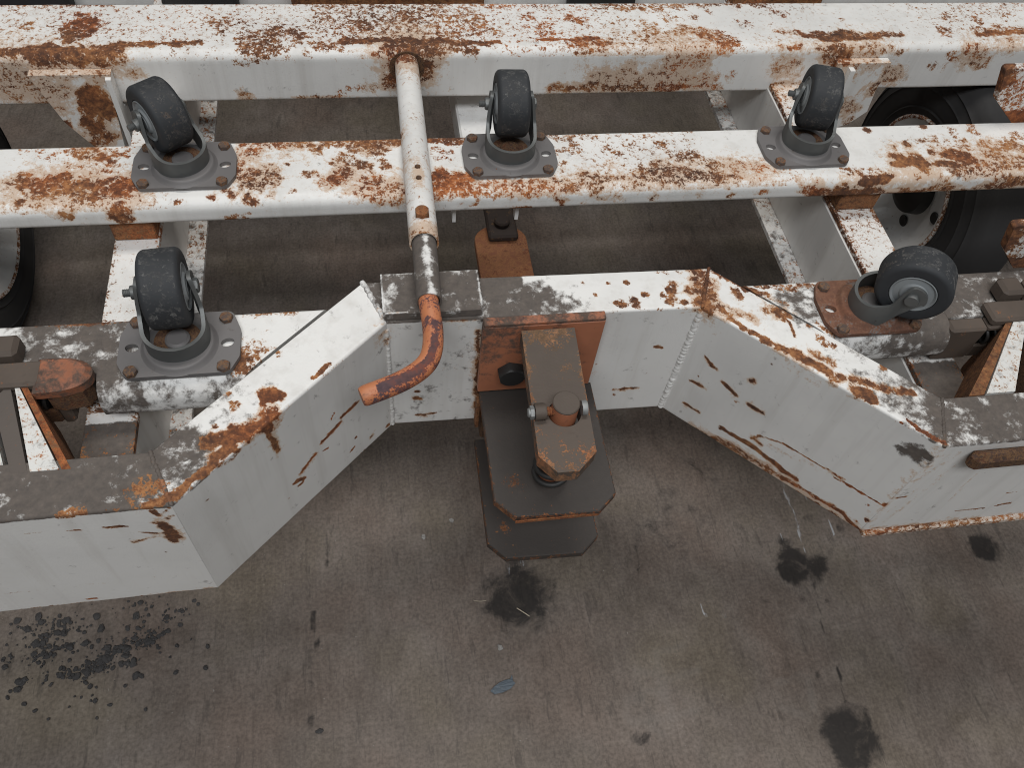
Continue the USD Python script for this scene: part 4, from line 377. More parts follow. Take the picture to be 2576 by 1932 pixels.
def solo(name, mesh, mat, label, cat, smooth=30, kind=None, **k):
    p = put('/World', name, mesh, mat, smooth, **k)
    o = stage.GetPrimAtPath(p); o.SetCustomDataByKey('label', label); 
    if cat: o.SetCustomDataByKey('category', cat)
    if kind: o.SetCustomDataByKey('kind', kind)
    return p

# ---------------------------------------------------------------- shapes
def cbox(x0, x1, y0, y1, z0, z1, c=0.0015):
    """Chamfered box."""
    P = []
    for x, sx in ((x0, 1), (x1, -1)):
        for y, sy in ((y0, 1), (y1, -1)):
            for z, sz in ((z0, 1), (z1, -1)):
                P += [(x, y + c * sy, z + c * sz), (x + c * sx, y, z + c * sz), (x + c * sx, y + c * sy, z)]
    return trimesh.convex.convex_hull(np.array(P))
def hull(P): return trimesh.convex.convex_hull(np.array(P, float))
def prism(poly2, z0, z1, c=0.0):
    """Extruded polygon (shapely or points) between heights, top edge chamfered by c when there is no hole."""
    poly = poly2 if isinstance(poly2, Polygon) else Polygon(poly2)
    if c and not poly.interiors:
        top = np.array(poly.buffer(-c, join_style=2).exterior.coords)[:-1]; mid = np.array(poly.exterior.coords)[:-1]
        a = trimesh.creation.extrude_polygon(poly, z1 - z0 - c, engine='earcut'); a.apply_translation((0, 0, z0))
        return hull(np.vstack([np.c_[mid, np.full(len(mid), z0)], np.c_[mid, np.full(len(mid), z1 - c)], np.c_[top, np.full(len(top), z1)]])) if poly.convex_hull.area - poly.area < 1e-9 else a
    a = trimesh.creation.extrude_polygon(poly, z1 - z0, engine='earcut'); a.apply_translation((0, 0, z0)); return a
def turn(m, axis, deg, at=(0, 0, 0)):
    m.apply_transform(trimesh.transformations.rotation_matrix(math.radians(deg), axis, at)); return m
def move(m, t): m.apply_translation(t); return m
def cyl(p, q, r, n=32, c=0.0):
    p, q = np.array(p, float), np.array(q, float); L = np.linalg.norm(q - p)
    prof = [(0, 0), (r - c, 0), (r, c), (r, L - c), (r - c, L), (0, L)] if c else [(0, 0), (r, 0), (r, L), (0, L)]
    m = trimesh.creation.revolve(np.array(prof), sections=n)
    m.apply_transform(trimesh.geometry.align_vectors([0, 0, 1], (q - p) / L)); m.apply_translation(p); return m
def hexhead(p, d, r, h, spin=0):
    """Bolt head: chamfered hexagon standing at p along d."""
    a = np.arange(6) * math.pi / 3 + spin
    ring = np.c_[np.cos(a), np.sin(a)] * r; a2 = np.arange(24) * math.pi / 12
    top = np.c_[np.cos(a2), np.sin(a2)] * r * 0.84
    m = hull(np.vstack([np.c_[ring, np.zeros(6)], np.c_[ring, np.full(6, h * 0.78)], np.c_[top, np.full(24, h)]]))
    m.apply_transform(trimesh.geometry.align_vectors([0, 0, 1], d)); m.apply_translation(p); return m
def tube(path, rad, n=28, caps=True, inner=None):
    """Round bar swept along a polyline; rad a number or one per point."""
    P = np.array(path, float); r = np.broadcast_to(rad, len(P))
    T = np.gradient(P, axis=0); T /= np.linalg.norm(T, axis=1, keepdims=True)
    u = np.cross(T[0], [0, 0, 1.0]); u /= np.linalg.norm(u); V = []
    for i in range(len(P)):
        u = u - T[i] * (u @ T[i]); u /= np.linalg.norm(u); w = np.cross(T[i], u)
        a = np.arange(n) * 2 * math.pi / n
        V.append(P[i] + r[i] * (np.cos(a)[:, None] * u + np.sin(a)[:, None] * w))
    V = np.vstack(V); F = []
    for i in range(len(P) - 1):
        for k in range(n):
            a, b = i * n + k, i * n + (k + 1) % n
            F += [(a, b, b + n), (a, b + n, a + n)]
    m = trimesh.Trimesh(V, F, process=False)
    parts = [m]
    if caps:
        for i, s in ((0, 1), (len(P) - 1, -1)):
            ring = V[i * n:(i + 1) * n]; cv = np.vstack([ring, P[i]])
            parts.append(trimesh.Trimesh(cv, [((k + 1) % n, k, n)[::1 if s > 0 else -1] for k in range(n)], process=False))
    m = trimesh.util.concatenate(parts); m.fix_normals() if False else None
    return m
def smooth_path(pts, n=60, k=3):
    from scipy.interpolate import make_interp_spline
    P = np.array(pts, float); t = np.r_[0, np.cumsum(np.linalg.norm(np.diff(P, axis=0), axis=1))]
    return make_interp_spline(t, P, k=k)(np.linspace(0, t[-1], n))
def fillet(corners, radii, step):
    """Closed 2-D outline with rounded corners, resampled; corners counter-clockwise."""
    C = np.array(corners, float); n = len(C); out = []
    for i in range(n):
        a, b, c = C[i - 1], C[i], C[(i + 1) % n]; r = radii[i]
        u = (a - b) / np.linalg.norm(a - b); w = (c - b) / np.linalg.norm(c - b)
        if r <= 0: out.append(b); continue
        half = math.acos(np.clip(u @ w, -1, 1)) / 2; d = r / math.tan(half)
        cen = b + (u + w) / np.linalg.norm(u + w) * r / math.sin(half)
        p0, p1 = b + u * d, b + w * d
        a0, a1 = math.atan2(*(p0 - cen)[::-1]), math.atan2(*(p1 - cen)[::-1])
        da = (a1 - a0 + math.pi) % (2 * math.pi) - math.pi
        for t in np.linspace(0, 1, 7): out.append(cen + r * np.array([math.cos(a0 + da * t), math.sin(a0 + da * t)]))
    O = np.array(out); res = []
    for i in range(len(O)):
        p, q = O[i], O[(i + 1) % len(O)]; L = np.linalg.norm(q - p); k = max(1, int(math.ceil(L / (step(p, q) if callable(step) else step))))
        res += [p + (q - p) * t for t in np.arange(k) / k]
    return np.array(res)
def loft(rings):
    """Closed rings (m x n x 3) joined into a skin with flat end caps; returns (V, F, N)."""
    R = np.array(rings); m, n = R.shape[:2]; V = R.reshape(-1, 3)
    i, k = np.meshgrid(np.arange(m - 1), np.arange(n), indexing='ij'); a = (i * n + k).ravel(); b = (i * n + (k + 1) % n).ravel()
    F = np.vstack([np.c_[a, b, b + n], np.c_[a, b + n, a + n]])
    N = np.zeros_like(V); fn = np.cross(V[F[:, 1]] - V[F[:, 0]], V[F[:, 2]] - V[F[:, 0]])
    for c in range(3): np.add.at(N, F[:, c], fn)
    N /= np.maximum(np.linalg.norm(N, axis=1, keepdims=True), 1e-12)
    outV, outF, outN = [V], [F], [N]; base = len(V)
    import mapbox_earcut as me
    for e, s in ((0, 1), (m - 1, -1)):
        ring = R[e]; c = ring.mean(0); u, sv, vt = np.linalg.svd(ring - c, full_matrices=False)
        p2 = (ring - c) @ vt[:2].T
        tri = me.triangulate_float64(p2, np.array([n], np.uint32)).reshape(-1, 3).astype(int)
        nn = (R[0] - R[1]).mean(0) if e == 0 else (R[-1] - R[-2]).mean(0); nn /= np.linalg.norm(nn)
        tn = np.cross(ring[tri[:, 1]] - ring[tri[:, 0]], ring[tri[:, 2]] - ring[tri[:, 0]]).sum(0)
        if tn @ nn < 0: tri = tri[:, ::-1]
        outV.append(ring); outF.append(tri + base); outN.append(np.repeat(nn[None], n, 0)); base += n
    return np.vstack(outV), np.vstack(outF), np.vstack(outN)
def wobble(V, N, amp, scale, seed=0):
    return V + N * ((meshkit.fbm(V * scale, 3, seed) - 0.5) * 2 * amp)[:, None]
def rail(parent, name, x0, x1, prof, mat, dx=0.003, kinds='rsg', extra=None, label=None, cut=None):
    xs = np.linspace(0, 1, int((x1 - x0) / dx) + 1)
    a0 = np.full(len(prof), x0) if not cut or cut[0] is None else cut[0](prof[:, 0]); a1 = np.full(len(prof), x1) if not cut or cut[1] is None else cut[1](prof[:, 0])
    rings = np.empty((len(xs), len(prof), 3)); rings[:, :, 0] = a0[None] + (a1 - a0)[None] * xs[:, None]; rings[:, :, 1] = prof[None, :, 0]; rings[:, :, 2] = prof[None, :, 1]
    V, F, N = loft(rings)
    cr = np.cross(V[F[:, 1]] - V[F[:, 0]], V[F[:, 2]] - V[F[:, 0]])
    if (cr * (V[F].mean(1) - V.mean(0))).sum() < 0: F = F[:, ::-1]; N[:len(xs) * len(prof)] *= -1
    V = wobble(V, N, 0.0005, 9, 3)
    return put(parent, name, (V, F), mat, kinds=kinds, normals=N, extra=extra, label=label)
def noise_between(V, scale, lo, hi, seed=0, octaves=3):
    return np.clip((meshkit.fbm(V * scale, octaves, seed) - lo) / (hi - lo), 0, 1)

# ---------------------------------------------------------------- floor
ZD = 0.52
gx = np.r_[-7, -4, -2.5, -1.6, np.arange(-1.2, 1.75, 0.005), 2.2, 3, 5, 8]; gy = np.r_[-6, -3, -1.4, -0.6, np.arange(-0.1, 1.5, 0.005), 1.8, 2.4, 3.5, 6, 9]
X, Y = np.meshgrid(gx, gy, indexing='ij'); V = np.c_[X.ravel(), Y.ravel(), np.zeros(X.size)]
V[:, 2] = (meshkit.fbm(np.c_[V[:, :2] * 2.5, V[:, 2]], 3, 5) - 0.5) * 0.003
i, k = np.meshgrid(np.arange(len(gx) - 1), np.arange(len(gy) - 1), indexing='ij'); a = (i * len(gy) + k).ravel(); b = a + len(gy)
fl = put('/World', 'concrete_floor', (V, np.vstack([np.c_[a, b, b + 1], np.c_[a, b + 1, a + 1]])), 'concrete', kinds='owt')
fo = stage.GetPrimAtPath(fl); fo.SetCustomDataByKey('label', 'stained grey brown concrete floor under the white dolly'); fo.SetCustomDataByKey('kind', 'structure')

# ---------------------------------------------------------------- the dolly
D = thing('cargo_dolly', 'rusty white steel cargo dolly with upturned casters, tow hitch and orange handle', 'cargo dolly', (0.18, 0.8, 0))
def face_step(lim): return lambda p, q: lim
# rails: outline in (y, z), counter-clockwise seen from +x
def rr(y0, y1, z0, z1, rf, rb, rbot, fine=0.003):
    st = lambda p, q: fine if (max(p[1], q[1]) > z1 - 0.001 or max(p[0], q[0]) < y0 + 0.03) else 0.02
    return fillet([(y0, z0), (y1, z0), (y1, z1), (y0, z1)], [rbot, 0.006, rb, rf], st)
top_speck = lambda V: np.where(V[:, 2] > ZD - 0.012, 0.17 + 0.22 * noise_between(V, 6, 0.42, 0.62, 11), 0.0)
rail(D, 'rear_beam', -0.95, 1.6, rr(1.0325, 1.1515, 0.443, ZD, 0.014, 0.006, 0.006), 'white', 0.0035, extra={'r': top_speck, 's': lambda V: np.where(V[:, 2] < 0.452, 0.35, 0.0)})
rail(D, 'middle_rail', -0.95, 1.6, rr(0.7475, 0.853, 0.489, ZD, 0.014, 0.004, 0.008), 'white', 0.0035, extra={'r': lambda V: np.where(V[:, 2] > ZD - 0.008, 0.14 + 0.22 * noise_between(V, 8, 0.42, 0.62, 12), 0.06)})
FR, FRB = rr(0.492, 0.5825, 0.471, ZD - 0.0005, 0.026, 0.004, 0.016), rr(0.5170, 0.5825, 0.471, ZD - 0.0005, 0.002, 0.004, 0.002)
GL = {'r': lambda V: 0.12 + 0 * V[:, 0], 'g': lambda V: np.where((V[:, 0] < -0.235) & (V[:, 1] < 0.55), 0.72, np.where(V[:, 1] < 0.508, 0.42, 0.0))}
GRR = {'r': lambda V: 0.12 + 0 * V[:, 0], 'g': lambda V: np.where(V[:, 0] > 0.60, 0.80, np.where(V[:, 1] < 0.51, 0.52, 0.0))}
rail(D, 'front_rail', -0.2775, -0.03, FR, 'white', 0.0035, extra=GL, cut=(None, lambda y: -0.2193 + (y - 0.4224) * 1.043 - 0.003))
rail(D, 'front_rail', 0.40, 0.6415, FR, 'white', 0.0035, extra=GRR, cut=(lambda y: 0.5838 - (y - 0.4105) * 1.018 + 0.003, None))
rail(D, 'front_rail', -0.95, -0.27752, FRB, 'white', 0.0035, extra=GL)
rail(D, 'front_rail', 0.64152, 1.6, FRB, 'white', 0.0035, extra=GRR)

# the cranked front bumper: five channels, mitred, web to the front
PF = np.array([(-0.90, 0.3598), (-0.1958, 0.3650), (0.0066, 0.5582), (0.3566, 0.5535), (0.5609, 0.3533), (1.45, 0.3545)]); W = 0.057; ZB = 0.313
def miter(i):
    def nrm(j): t = PF[j + 1] - PF[j]; t = t / np.linalg.norm(t); return np.array([-t[1], t[0]])
    if i == 0: return nrm(0)
    if i == 5: return nrm(4)
    a, b = nrm(i - 1), nrm(i); m = a + b; return m / (m @ a)
MI = [miter(i) for i in range(6)]
th, tf = 0.008, 0.010
cprof = fillet([(0, ZB), (W, ZB), (W, ZB + tf), (th, ZB + tf), (th, ZD - tf), (W, ZD - tf), (W, ZD), (0, ZD)], [0.004, 0, 0, 0, 0, 0, 0.0015, 0.0035],
               lambda p, q: 0.0026 if (max(p[0], q[0]) < 0.004 or min(p[1], q[1]) > ZD - 0.004) else 0.02)
edge_chip = lambda V: np.where((V[:, 2] > ZD - 0.006) & (V[:, 2] < ZD - 0.0005), 0.36, np.where(V[:, 2] < ZB + 0.006, 0.42, 0.0)) * noise_between(V, 14, 0.42, 0.6, 21)
NM = ['bumper_channel'] * 5
GR = {0: lambda V: np.where(V[:, 2] > ZD - 0.003, 0.78, 0.0), 1: lambda V: np.where(V[:, 2] > ZD - 0.003, 0.05 + 0.34 * np.clip((-0.09 - V[:, 0]) / 0.10, 0, 1), 0.0), 2: lambda V: np.where((V[:, 2] > ZD - 0.003) & (V[:, 0] < 0.16), 0.92, np.where((V[:, 2] < ZD - 0.003) & (V[:, 0] < 0.112), 0.20, 0.0)),
      3: lambda V: np.where(V[:, 2] > ZD - 0.003, np.clip((V[:, 0] - 0.42) / 0.14, 0, 1) * 0.42, 0.0), 4: lambda V: np.where(V[:, 2] > ZD - 0.003, 0.78, 0.0)}
for s in range(5):
    L = np.linalg.norm(PF[s + 1] - PF[s]); n = int(L / (0.0026 if s in (1, 2, 3) else 0.0032)) + 1
    A = np.array([[*(PF[s] + MI[s] * a), z] for a, z in cprof]); B = np.array([[*(PF[s + 1] + MI[s + 1] * a), z] for a, z in cprof])
    g = 0.00002 / L
    t = np.linspace(g, 1 - g, n)[:, None, None]
    V, F, N = loft(A[None] * (1 - t) + B[None] * t)
    nm = n * len(cprof)
    if N[:nm][np.argmin(V[:nm, 1] + (0 if s != 0 else 0))][1] > 0: F = F[:, ::-1]; N[:nm] *= -1
    V = wobble(V, N, 0.0006, 7, 31 + s)
    put(D, 'bumper_channel', (V, F), 'white', kinds='rsg', normals=N, extra={'r': edge_chip, 'g': GR[s]})
# weld seams on the corners
def bead(parent, p, q, r, mat, seed, n=46, kinds='rs'):
    t = np.linspace(0, 1, n); P = np.array(p)[None] * (1 - t[:, None]) + np.array(q)[None] * t[:, None]
    P = P + (np.random.default_rng(seed).normal(0, 1, P.shape)) * r * 0.16
    return put(parent, 'weld_bead', tube(P, r * (0.85 + 0.3 * np.abs(np.sin(t * n * 0.9))), 10), mat, smooth=60, kinds=kinds)
bead(D, (PF[2][0], PF[2][1] - 0.0005, ZD - 0.012), (PF[2][0], PF[2][1] - 0.0005, ZB + 0.004), 0.0022, 'white', 1, 110)
bead(D, (PF[3][0], PF[3][1] - 0.0005, ZD - 0.004), (PF[3][0], PF[3][1] - 0.0005, ZB + 0.004), 0.0034, 'white', 2, 110)
bead(D, (*PF[3], ZD - 0.0005), (*(PF[3] + MI[3] * W), ZD - 0.0005), 0.0022, 'white_rusty', 3)
bead(D, (*(PF[2] + MI[2] * 0.004), ZD), (*(PF[2] + MI[2] * W), ZD), 0.0030, 'white_scuffed', 4, 24)
bead(D, (*PF[4], ZD - 0.001), (*(PF[4] + MI[4] * W), ZD - 0.001), 0.0022, 'grimy', 5)
bead(D, (*PF[1], ZD - 0.001), (*(PF[1] + MI[1] * W), ZD - 0.001), 0.0022, 'grimy', 6)
# strip under the right-hand channel, rubbing block on its face
put(D, 'bottom_strip', cbox(0.5665, 1.45, 0.3485, 0.3700, 0.3035, 0.3125), 'white_rusty', kinds='rs')
put(D, 'rubbing_block', cbox(0.5965, 1.1, 0.3375, 0.3530, 0.486, 0.511, 0.006), 'rust_dark')

# frame members running back under the rails
def member(side, x_in, x_out, xw, x_lip):
    sgn = 1 if side > 0 else -1
    lo, hi = min(x_in, x_out), max(x_in, x_out)
    zt, zb_ = 0.4575, 0.330
    y0, y1 = 0.405, 1.9
    def grid(x0, x1, z0, z1, name, parent, kinds='rsg', ex=None, mat='white'):
        ys = np.linspace(y0, y1, 330); pr = fillet([(x0, z0), (x1, z0), (x1, z1), (x0, z1)], [0.001] * 4, 0.005)
        rings = np.empty((len(ys), len(pr), 3)); rings[:, :, 0] = pr[None, :, 0]; rings[:, :, 2] = pr[None, :, 1]; rings[:, :, 1] = ys[:, None]
        V, F, N = loft(rings); F = F[:, ::-1]
        cr = np.cross(V[F[:, 1]] - V[F[:, 0]], V[F[:, 2]] - V[F[:, 0]])
        if (cr * (V[F].mean(1) - V.mean(0))).sum() < 0: F = F[:, ::-1]
        nn = np.zeros_like(V); cr = np.cross(V[F[:, 1]] - V[F[:, 0]], V[F[:, 2]] - V[F[:, 0]])
        for c in range(3): np.add.at(nn, F[:, c], cr)
        nn /= np.maximum(np.linalg.norm(nn, axis=1, keepdims=True), 1e-12)
        return put(parent, name, (V, F), mat, kinds=kinds, normals=nn, extra=ex)
    fl = grid(lo, hi, zt - 0.008, zt, 'frame_member', D, ex={'r': lambda V: 0.22 + 0.3 * np.exp(-np.minimum(abs(V[:, 0] - lo), abs(V[:, 0] - hi)) / 0.006) + 0.2 * noise_between(V, 10, 0.45, 0.65, 5), 'g': lambda V: np.where(V[:, 1] < 0.50, 1.3, np.where((V[:, 1] < 0.645) & (side > 0), 0.5, 0.0))})
    grid(min(xw, xw + 0.007 * -sgn), max(xw, xw + 0.007 * -sgn), zb_ + 0.0085, zt - 0.0085, 'web', fl, ex={'r': lambda V: 0.1 + 0 * V[:, 0]})
    grid(min(xw, x_lip), max(xw, x_lip), zb_, zb_ + 0.008, 'bottom_flange', fl, ex={'r': lambda V: 0.27 + 0.16 * noise_between(V, 14, 0.4, 0.6, 6), 'g': lambda V: 0.38 + 0 * V[:, 0]})
member(-1, -0.3055, -0.2545, -0.2630, -0.2318)
member(1, 0.6195, 0.6780, 0.6245, 0.5920)
for x0, x1, y in ((-0.3045, -0.2555, 0.7555), (0.6205, 0.677, 0.7555)):
    put(D, 'rail_pad', cbox(x0, x1, y, 0.845, 0.458, 0.4885), 'rust')
for x0, x1 in ((-0.303, -0.257), (0.622, 0.676)):
    put(D, 'rail_pad', cbox(x0, x1, 0.51, 0.575, 0.458, 0.4705), 'white_rusty')
# centre drawbar box behind the middle rail, with its two small side webs
put(D, 'drawbar_box', cbox(0.137, 0.232, 0.905, 1.9, 0.35, 0.405, 0.003), 'white_worn')
for x in (0.1015, 0.1815):
    put(D, 'hanger_web', hull([(x - s * 0.0022, y, z) for s in (-1, 1) for y, z in ((0.762, 0.487), (0.80, 0.487), (0.7625, 0.459), (0.772, 0.459))]), 'white_worn')
# rusty tongue plate with its link bar and bolt
tg = Polygon([(0.1435, 0.50), (0.2195, 0.50), (0.2195, 0.843)] + [(0.1815 + 0.038 * math.cos(a), 0.843 + 0.030 * math.sin(a)) for a in np.linspace(0.15, math.pi - 0.15, 16)] + [(0.1435, 0.843)])
tp = put(D, 'tongue_plate', prism(tg, 0.328, 0.340, 0.001), 'tongue')
lb = put(D, 'link_bar', cbox(0.163, 0.206, 0.836, 1.3, 0.341, 0.353, 0.003), 'lug')
put(lb, 'bolt', cyl((0.1845, 0.862, 0.353), (0.1845, 0.862, 0.361), 0.0115, 24, 0.002), 'lug')

# gussets below the rear beam
def panel(name, pts, y0, y1, mat, parent, kinds=''):
    P = Polygon(pts); m = trimesh.creation.extrude_polygon(P, y1 - y0, engine='earcut')
    v = m.vertices.copy(); m.vertices = np.c_[v[:, 0], y0 + v[:, 2], v[:, 1]]; m.invert()
    for _ in range(4): m = m.subdivide()
    return put(parent, name, m, mat, smooth=False, kinds=kinds)
def sidepanel(name, pts, x0, x1, mat, parent):
    P = Polygon(pts); m = trimesh.creation.extrude_polygon(P, x1 - x0, engine='earcut')
    v = m.vertices.copy(); m.vertices = np.c_[x0 + v[:, 2], v[:, 0], v[:, 1]]; m.fix_normals()
    return put(parent, name, m, mat, smooth=False)
gl = panel('gusset', [(-0.430, 0.500), (-0.328, 0.500), (-0.336, 0.462), (-0.345, 0.36), (-0.37, 0.36), (-0.409, 0.425)], 1.0185, 1.0315, 'white', D, 'rsg')
sidepanel('side_web', [(1.0135, 0.495), (1.0315, 0.500), (1.0315, 0.44), (1.10, 0.44), (1.06, 0.35), (1.0135, 0.36)], -0.3355, -0.3285, 'white', gl)
gr = panel('gusset', [(0.708, 0.501), (0.795, 0.501), (0.797, 0.495), (0.793, 0.452), (0.797, 0.412), (0.775, 0.388), (0.735, 0.375), (0.728, 0.40)], 1.0185, 1.0315, 'white', D, 'rsg')
sidepanel('side_web', [(1.008, 0.495), (1.0315, 0.495), (1.0315, 0.44), (1.10, 0.44), (1.06, 0.37), (1.02, 0.37), (1.008, 0.447)], 0.7275, 0.7355, 'white', gr)

# road wheels
def road_wheel(xf, sgn, yc, zc):
    """xf: plane of the inner face; the wheel extends from it to the outside (sgn)."""
    R = 0.218
    prof = np.array([(0.118, 0.012), (0.128, 0.006), (0.136, 0.003), (0.139, 0.001), (0.142, 0.003), (0.150, 0.0), (0.172, 0.001), (0.175, -0.001), (0.178, 0.002), (0.192, 0.007), (0.194, 0.005), (0.197, 0.010), (0.202, 0.013), (0.212, 0.022), (0.218, 0.034), (0.218, 0.084), (0.212, 0.096), (0.200, 0.106), (0.150, 0.118), (0.118, 0.106)])
    from scipy.interpolate import make_interp_spline
    def lathe(pr, n=72):
        m = trimesh.creation.revolve(np.array(pr), sections=n)
        m.apply_transform(trimesh.geometry.align_vectors([0, 0, 1], [sgn, 0, 0])); m.apply_translation((xf, yc, zc)); m.fix_normals(); return m
    w = put(D, 'road_wheel', lathe(np.vstack([prof, prof[:1]])), 'tyre', smooth=50)
    rim = [(0.0, 0.030), (0.040, 0.030), (0.046, 0.034), (0.060, 0.040), (0.092, 0.034), (0.104, 0.022), (0.110, 0.010), (0.122, 0.004), (0.124, 0.008), (0.116, 0.016), (0.112, 0.05), (0.0, 0.05)]
    put(w, 'rim', lathe(rim), 'white_worn', smooth=40)
    lip = [(0.1195, 0.0035), (0.1235, 0.0015), (0.1268, 0.004), (0.1265, 0.008), (0.1215, 0.009), (0.1195, 0.0035)]
    put(w, 'rim_lip', lathe(lip), 'white_rusty', smooth=50)
    put(w, 'hub', lathe([(0, 0.0), (0.026, 0.0), (0.034, 0.004), (0.050, 0.012), (0.054, 0.031), (0.0, 0.031)]), 'black', smooth=40)
    for kk in range(5):
        a = kk * 2 * math.pi / 5 + 0.75
        put(w, 'rim_hole', lathe_disc(xf + sgn * 0.036, sgn, yc + 0.078 * math.cos(a), zc + 0.078 * math.sin(a)), 'black', smooth=30)
    return w
def lathe_disc(x, sgn, y, z):
    return cyl((x + sgn * 0.0012, y, z), (x - sgn * 0.0035, y, z), 0.0115, 20, 0.002)
road_wheel(-0.598, -1, 1.052, 0.218)
road_wheel(0.972, 1, 1.050, 0.218)
put(D, 'axle_tube', cyl((-0.60, 1.052, 0.218), (0.97, 1.05, 0.218), 0.012, 24), 'black')

# what little shows beyond the rear beam
rb = rail(D, 'far_rail', -0.95, 1.6, rr(1.27, 1.39, 0.44, 0.505, 0.01, 0.006, 0.006), 'white', 0.01, extra={'r': top_speck})
for x in (-0.53, -0.29, 0.34): put(D, 'rubber_bumper', cbox(x, x + 0.11, 1.235, 1.268, 0.42, 0.512, 0.006), 'tyre')
for x, w_ in ((-0.10, 0.30), (0.62, 0.16)): put(D, 'rusty_plate', cbox(x, x + w_, 1.24, 1.268, 0.42, 0.514, 0.002), 'rust')

# side latches left and right of the bumper's crank
def latch(sgn, cx):
    """sgn +1: the right-hand latch, whose inner end faces the hitch; x measured outward from cx."""
    X = lambda x: cx + sgn * x
    def bx(x0, x1, *r, c=0.002): a, b = sorted((X(x0), X(x1))); return cbox(a, b, *r, c)
    body = 'latch' if sgn > 0 else 'orange'
    h = put(D, 'latch_housing', bx(0.0 if sgn > 0 else 0.034, 0.046, 0.4975, 0.5165, 0.4625, 0.5190, c=0.003), 'latch')
    put(h, 'front_strip', bx(0.0465, 0.50, 0.4990, 0.5040, 0.4630, 0.4850), 'latch' if sgn > 0 else 'rust_dark')
    put(h, 'roof_strip', bx(0.0465, 0.50, 0.4990, 0.5165, 0.5115, 0.5190), 'latch')
    put(h, 'back_plate', bx(0.0465, 0.50, 0.5140, 0.5165, 0.4635, 0.5110, c=0.0005), 'black')
    put(h, 'top_bar', bx(0.046 if sgn > 0 else 0.030, 0.50, 0.5000, 0.5290, 0.5195, 0.5315, c=0.003), 'latch')
    t = np.linspace(0, 1, 300); coil = np.c_[X(0.048 + 0.25 * t), 0.5050 + 0.0085 * np.cos(t * 2 * math.pi * 24), 0.4985 + 0.0105 * np.sin(t * 2 * math.pi * 24)]
    put(h, 'spring', tube(coil, 0.0021, 8), 'black', smooth=60)
    put(h, 'stop_block', bx(0.070, 0.098, 0.5295, 0.555, 0.5197, 0.542, c=0.004), 'lever')
    if sgn > 0: put(h, 'stop_block', bx(0.103, 0.13, 0.5295, 0.553, 0.5197, 0.540, c=0.004), 'latch')
    if sgn < 0:
        ring = np.array([(X(0.002 + 0.028 * math.cos(a) * -1 + 0.03), 0.512 + 0.022 * math.sin(a)) for a in np.linspace(-math.pi / 2, math.pi / 2, 14)])
        put(h, 'hook_nose', prism(Polygon(np.vstack([[(X(0.054), 0.532), (X(0.054), 0.4915)][::1], [(X(0.036 - 0.034 * math.cos(a)), 0.512 - 0.020 * math.sin(a)) for a in np.linspace(math.pi / 2, -math.pi / 2, 14)]])).convex_hull, 0.5175, 0.5325, 0.005), 'orange_dark')
        put(h, 'hook_body', hull([(X(x), y, z) for x, y in ((0.006, 0.508), (0.012, 0.497), (0.034, 0.493), (0.046, 0.496), (0.046, 0.514), (0.010, 0.514)) for z in (0.4930, 0.5172)]), 'rust_dark')
latch(1, 0.640)
latch(-1, -0.276)
def wedge(base, apex, z0, ztop, mat):
    P = [(x, y, z0) for x, y in base] + [(x, y, 0.519) for x, y in base] + [(x, y, z0) for x, y in apex] + [(x, y, ztop) for x, y in apex]
    return hull(P)
def brace(outline, z0, z1a, z1b, ya, yb, mat, name='brace_gusset'):
    O = np.array(outline); tz = lambda y: z1a + (z1b - z1a) * (y - ya) / (yb - ya)
    return put(D, name, hull([(x, y, z0) for x, y in O] + [(x, y, tz(y)) for x, y in O]).subdivide().subdivide().subdivide(), mat, smooth=False, kinds='rs')
brace([(0.637, 0.4115), (0.671, 0.4115), (0.727, 0.497), (0.7216, 0.511)], 0.44, 0.521, 0.527, 0.41, 0.51, 'white_dirty')
brace([(0.617, 0.4115), (0.635, 0.4115), (0.7205, 0.511), (0.716, 0.513)], 0.42, 0.519, 0.526, 0.41, 0.51, 'rust')
brace([(-0.3660, 0.4105), (-0.3420, 0.4105), (-0.3700, 0.489), (-0.3860, 0.480)], 0.44, 0.518, 0.523, 0.41, 0.51, 'white_dirty')
brace([(0.690, 0.4115), (0.704, 0.4115), (0.765, 0.500), (0.752, 0.505)], 0.44, 0.520, 0.526, 0.41, 0.51, 'rust_dark')
brace([(-0.3205, 0.4105), (-0.296, 0.4105), (-0.3440, 0.5035), (-0.3500, 0.512)], 0.44, 0.521, 0.527, 0.41, 0.51, 'white_dirty')
brace([(-0.294, 0.4105), (-0.286, 0.4105), (-0.3435, 0.5155), (-0.3490, 0.5155)], 0.42, 0.520, 0.527, 0.41, 0.51, 'rust')
brace([(-0.3370, 0.4105), (-0.3230, 0.4105), (-0.3520, 0.505), (-0.365, 0.490)], 0.44, 0.520, 0.526, 0.41, 0.51, 'grimy')

# chamfered stop plates standing at the right
def stop(pts, y0, y1): 
    m = trimesh.creation.extrude_polygon(Polygon(pts).buffer(-0.004).buffer(0.004), y1 - y0, engine='earcut'); v = m.vertices.copy()
    m.vertices = np.c_[v[:, 0], y0 + v[:, 2], v[:, 1]]; m.invert()
    for _ in range(3): m = m.subdivide()
    return put(D, 'stop_plate', m, 'white_rusty', smooth=False, kinds='rs', extra={'r': lambda V: np.where((V[:, 2] < 0.535) | (V[:, 0] < V[:, 0].min() + 0.012), 0.35, 0.0)})
stop([(0.858, 0.553), (0.840, 0.604), (0.96, 0.604), (0.98, 0.515), (0.905, 0.515)], 0.856, 0.868)
stop([(0.733, 0.549), (0.722, 0.588), (0.86, 0.588), (0.86, 0.514), (0.767, 0.514)], 0.5895, 0.60)

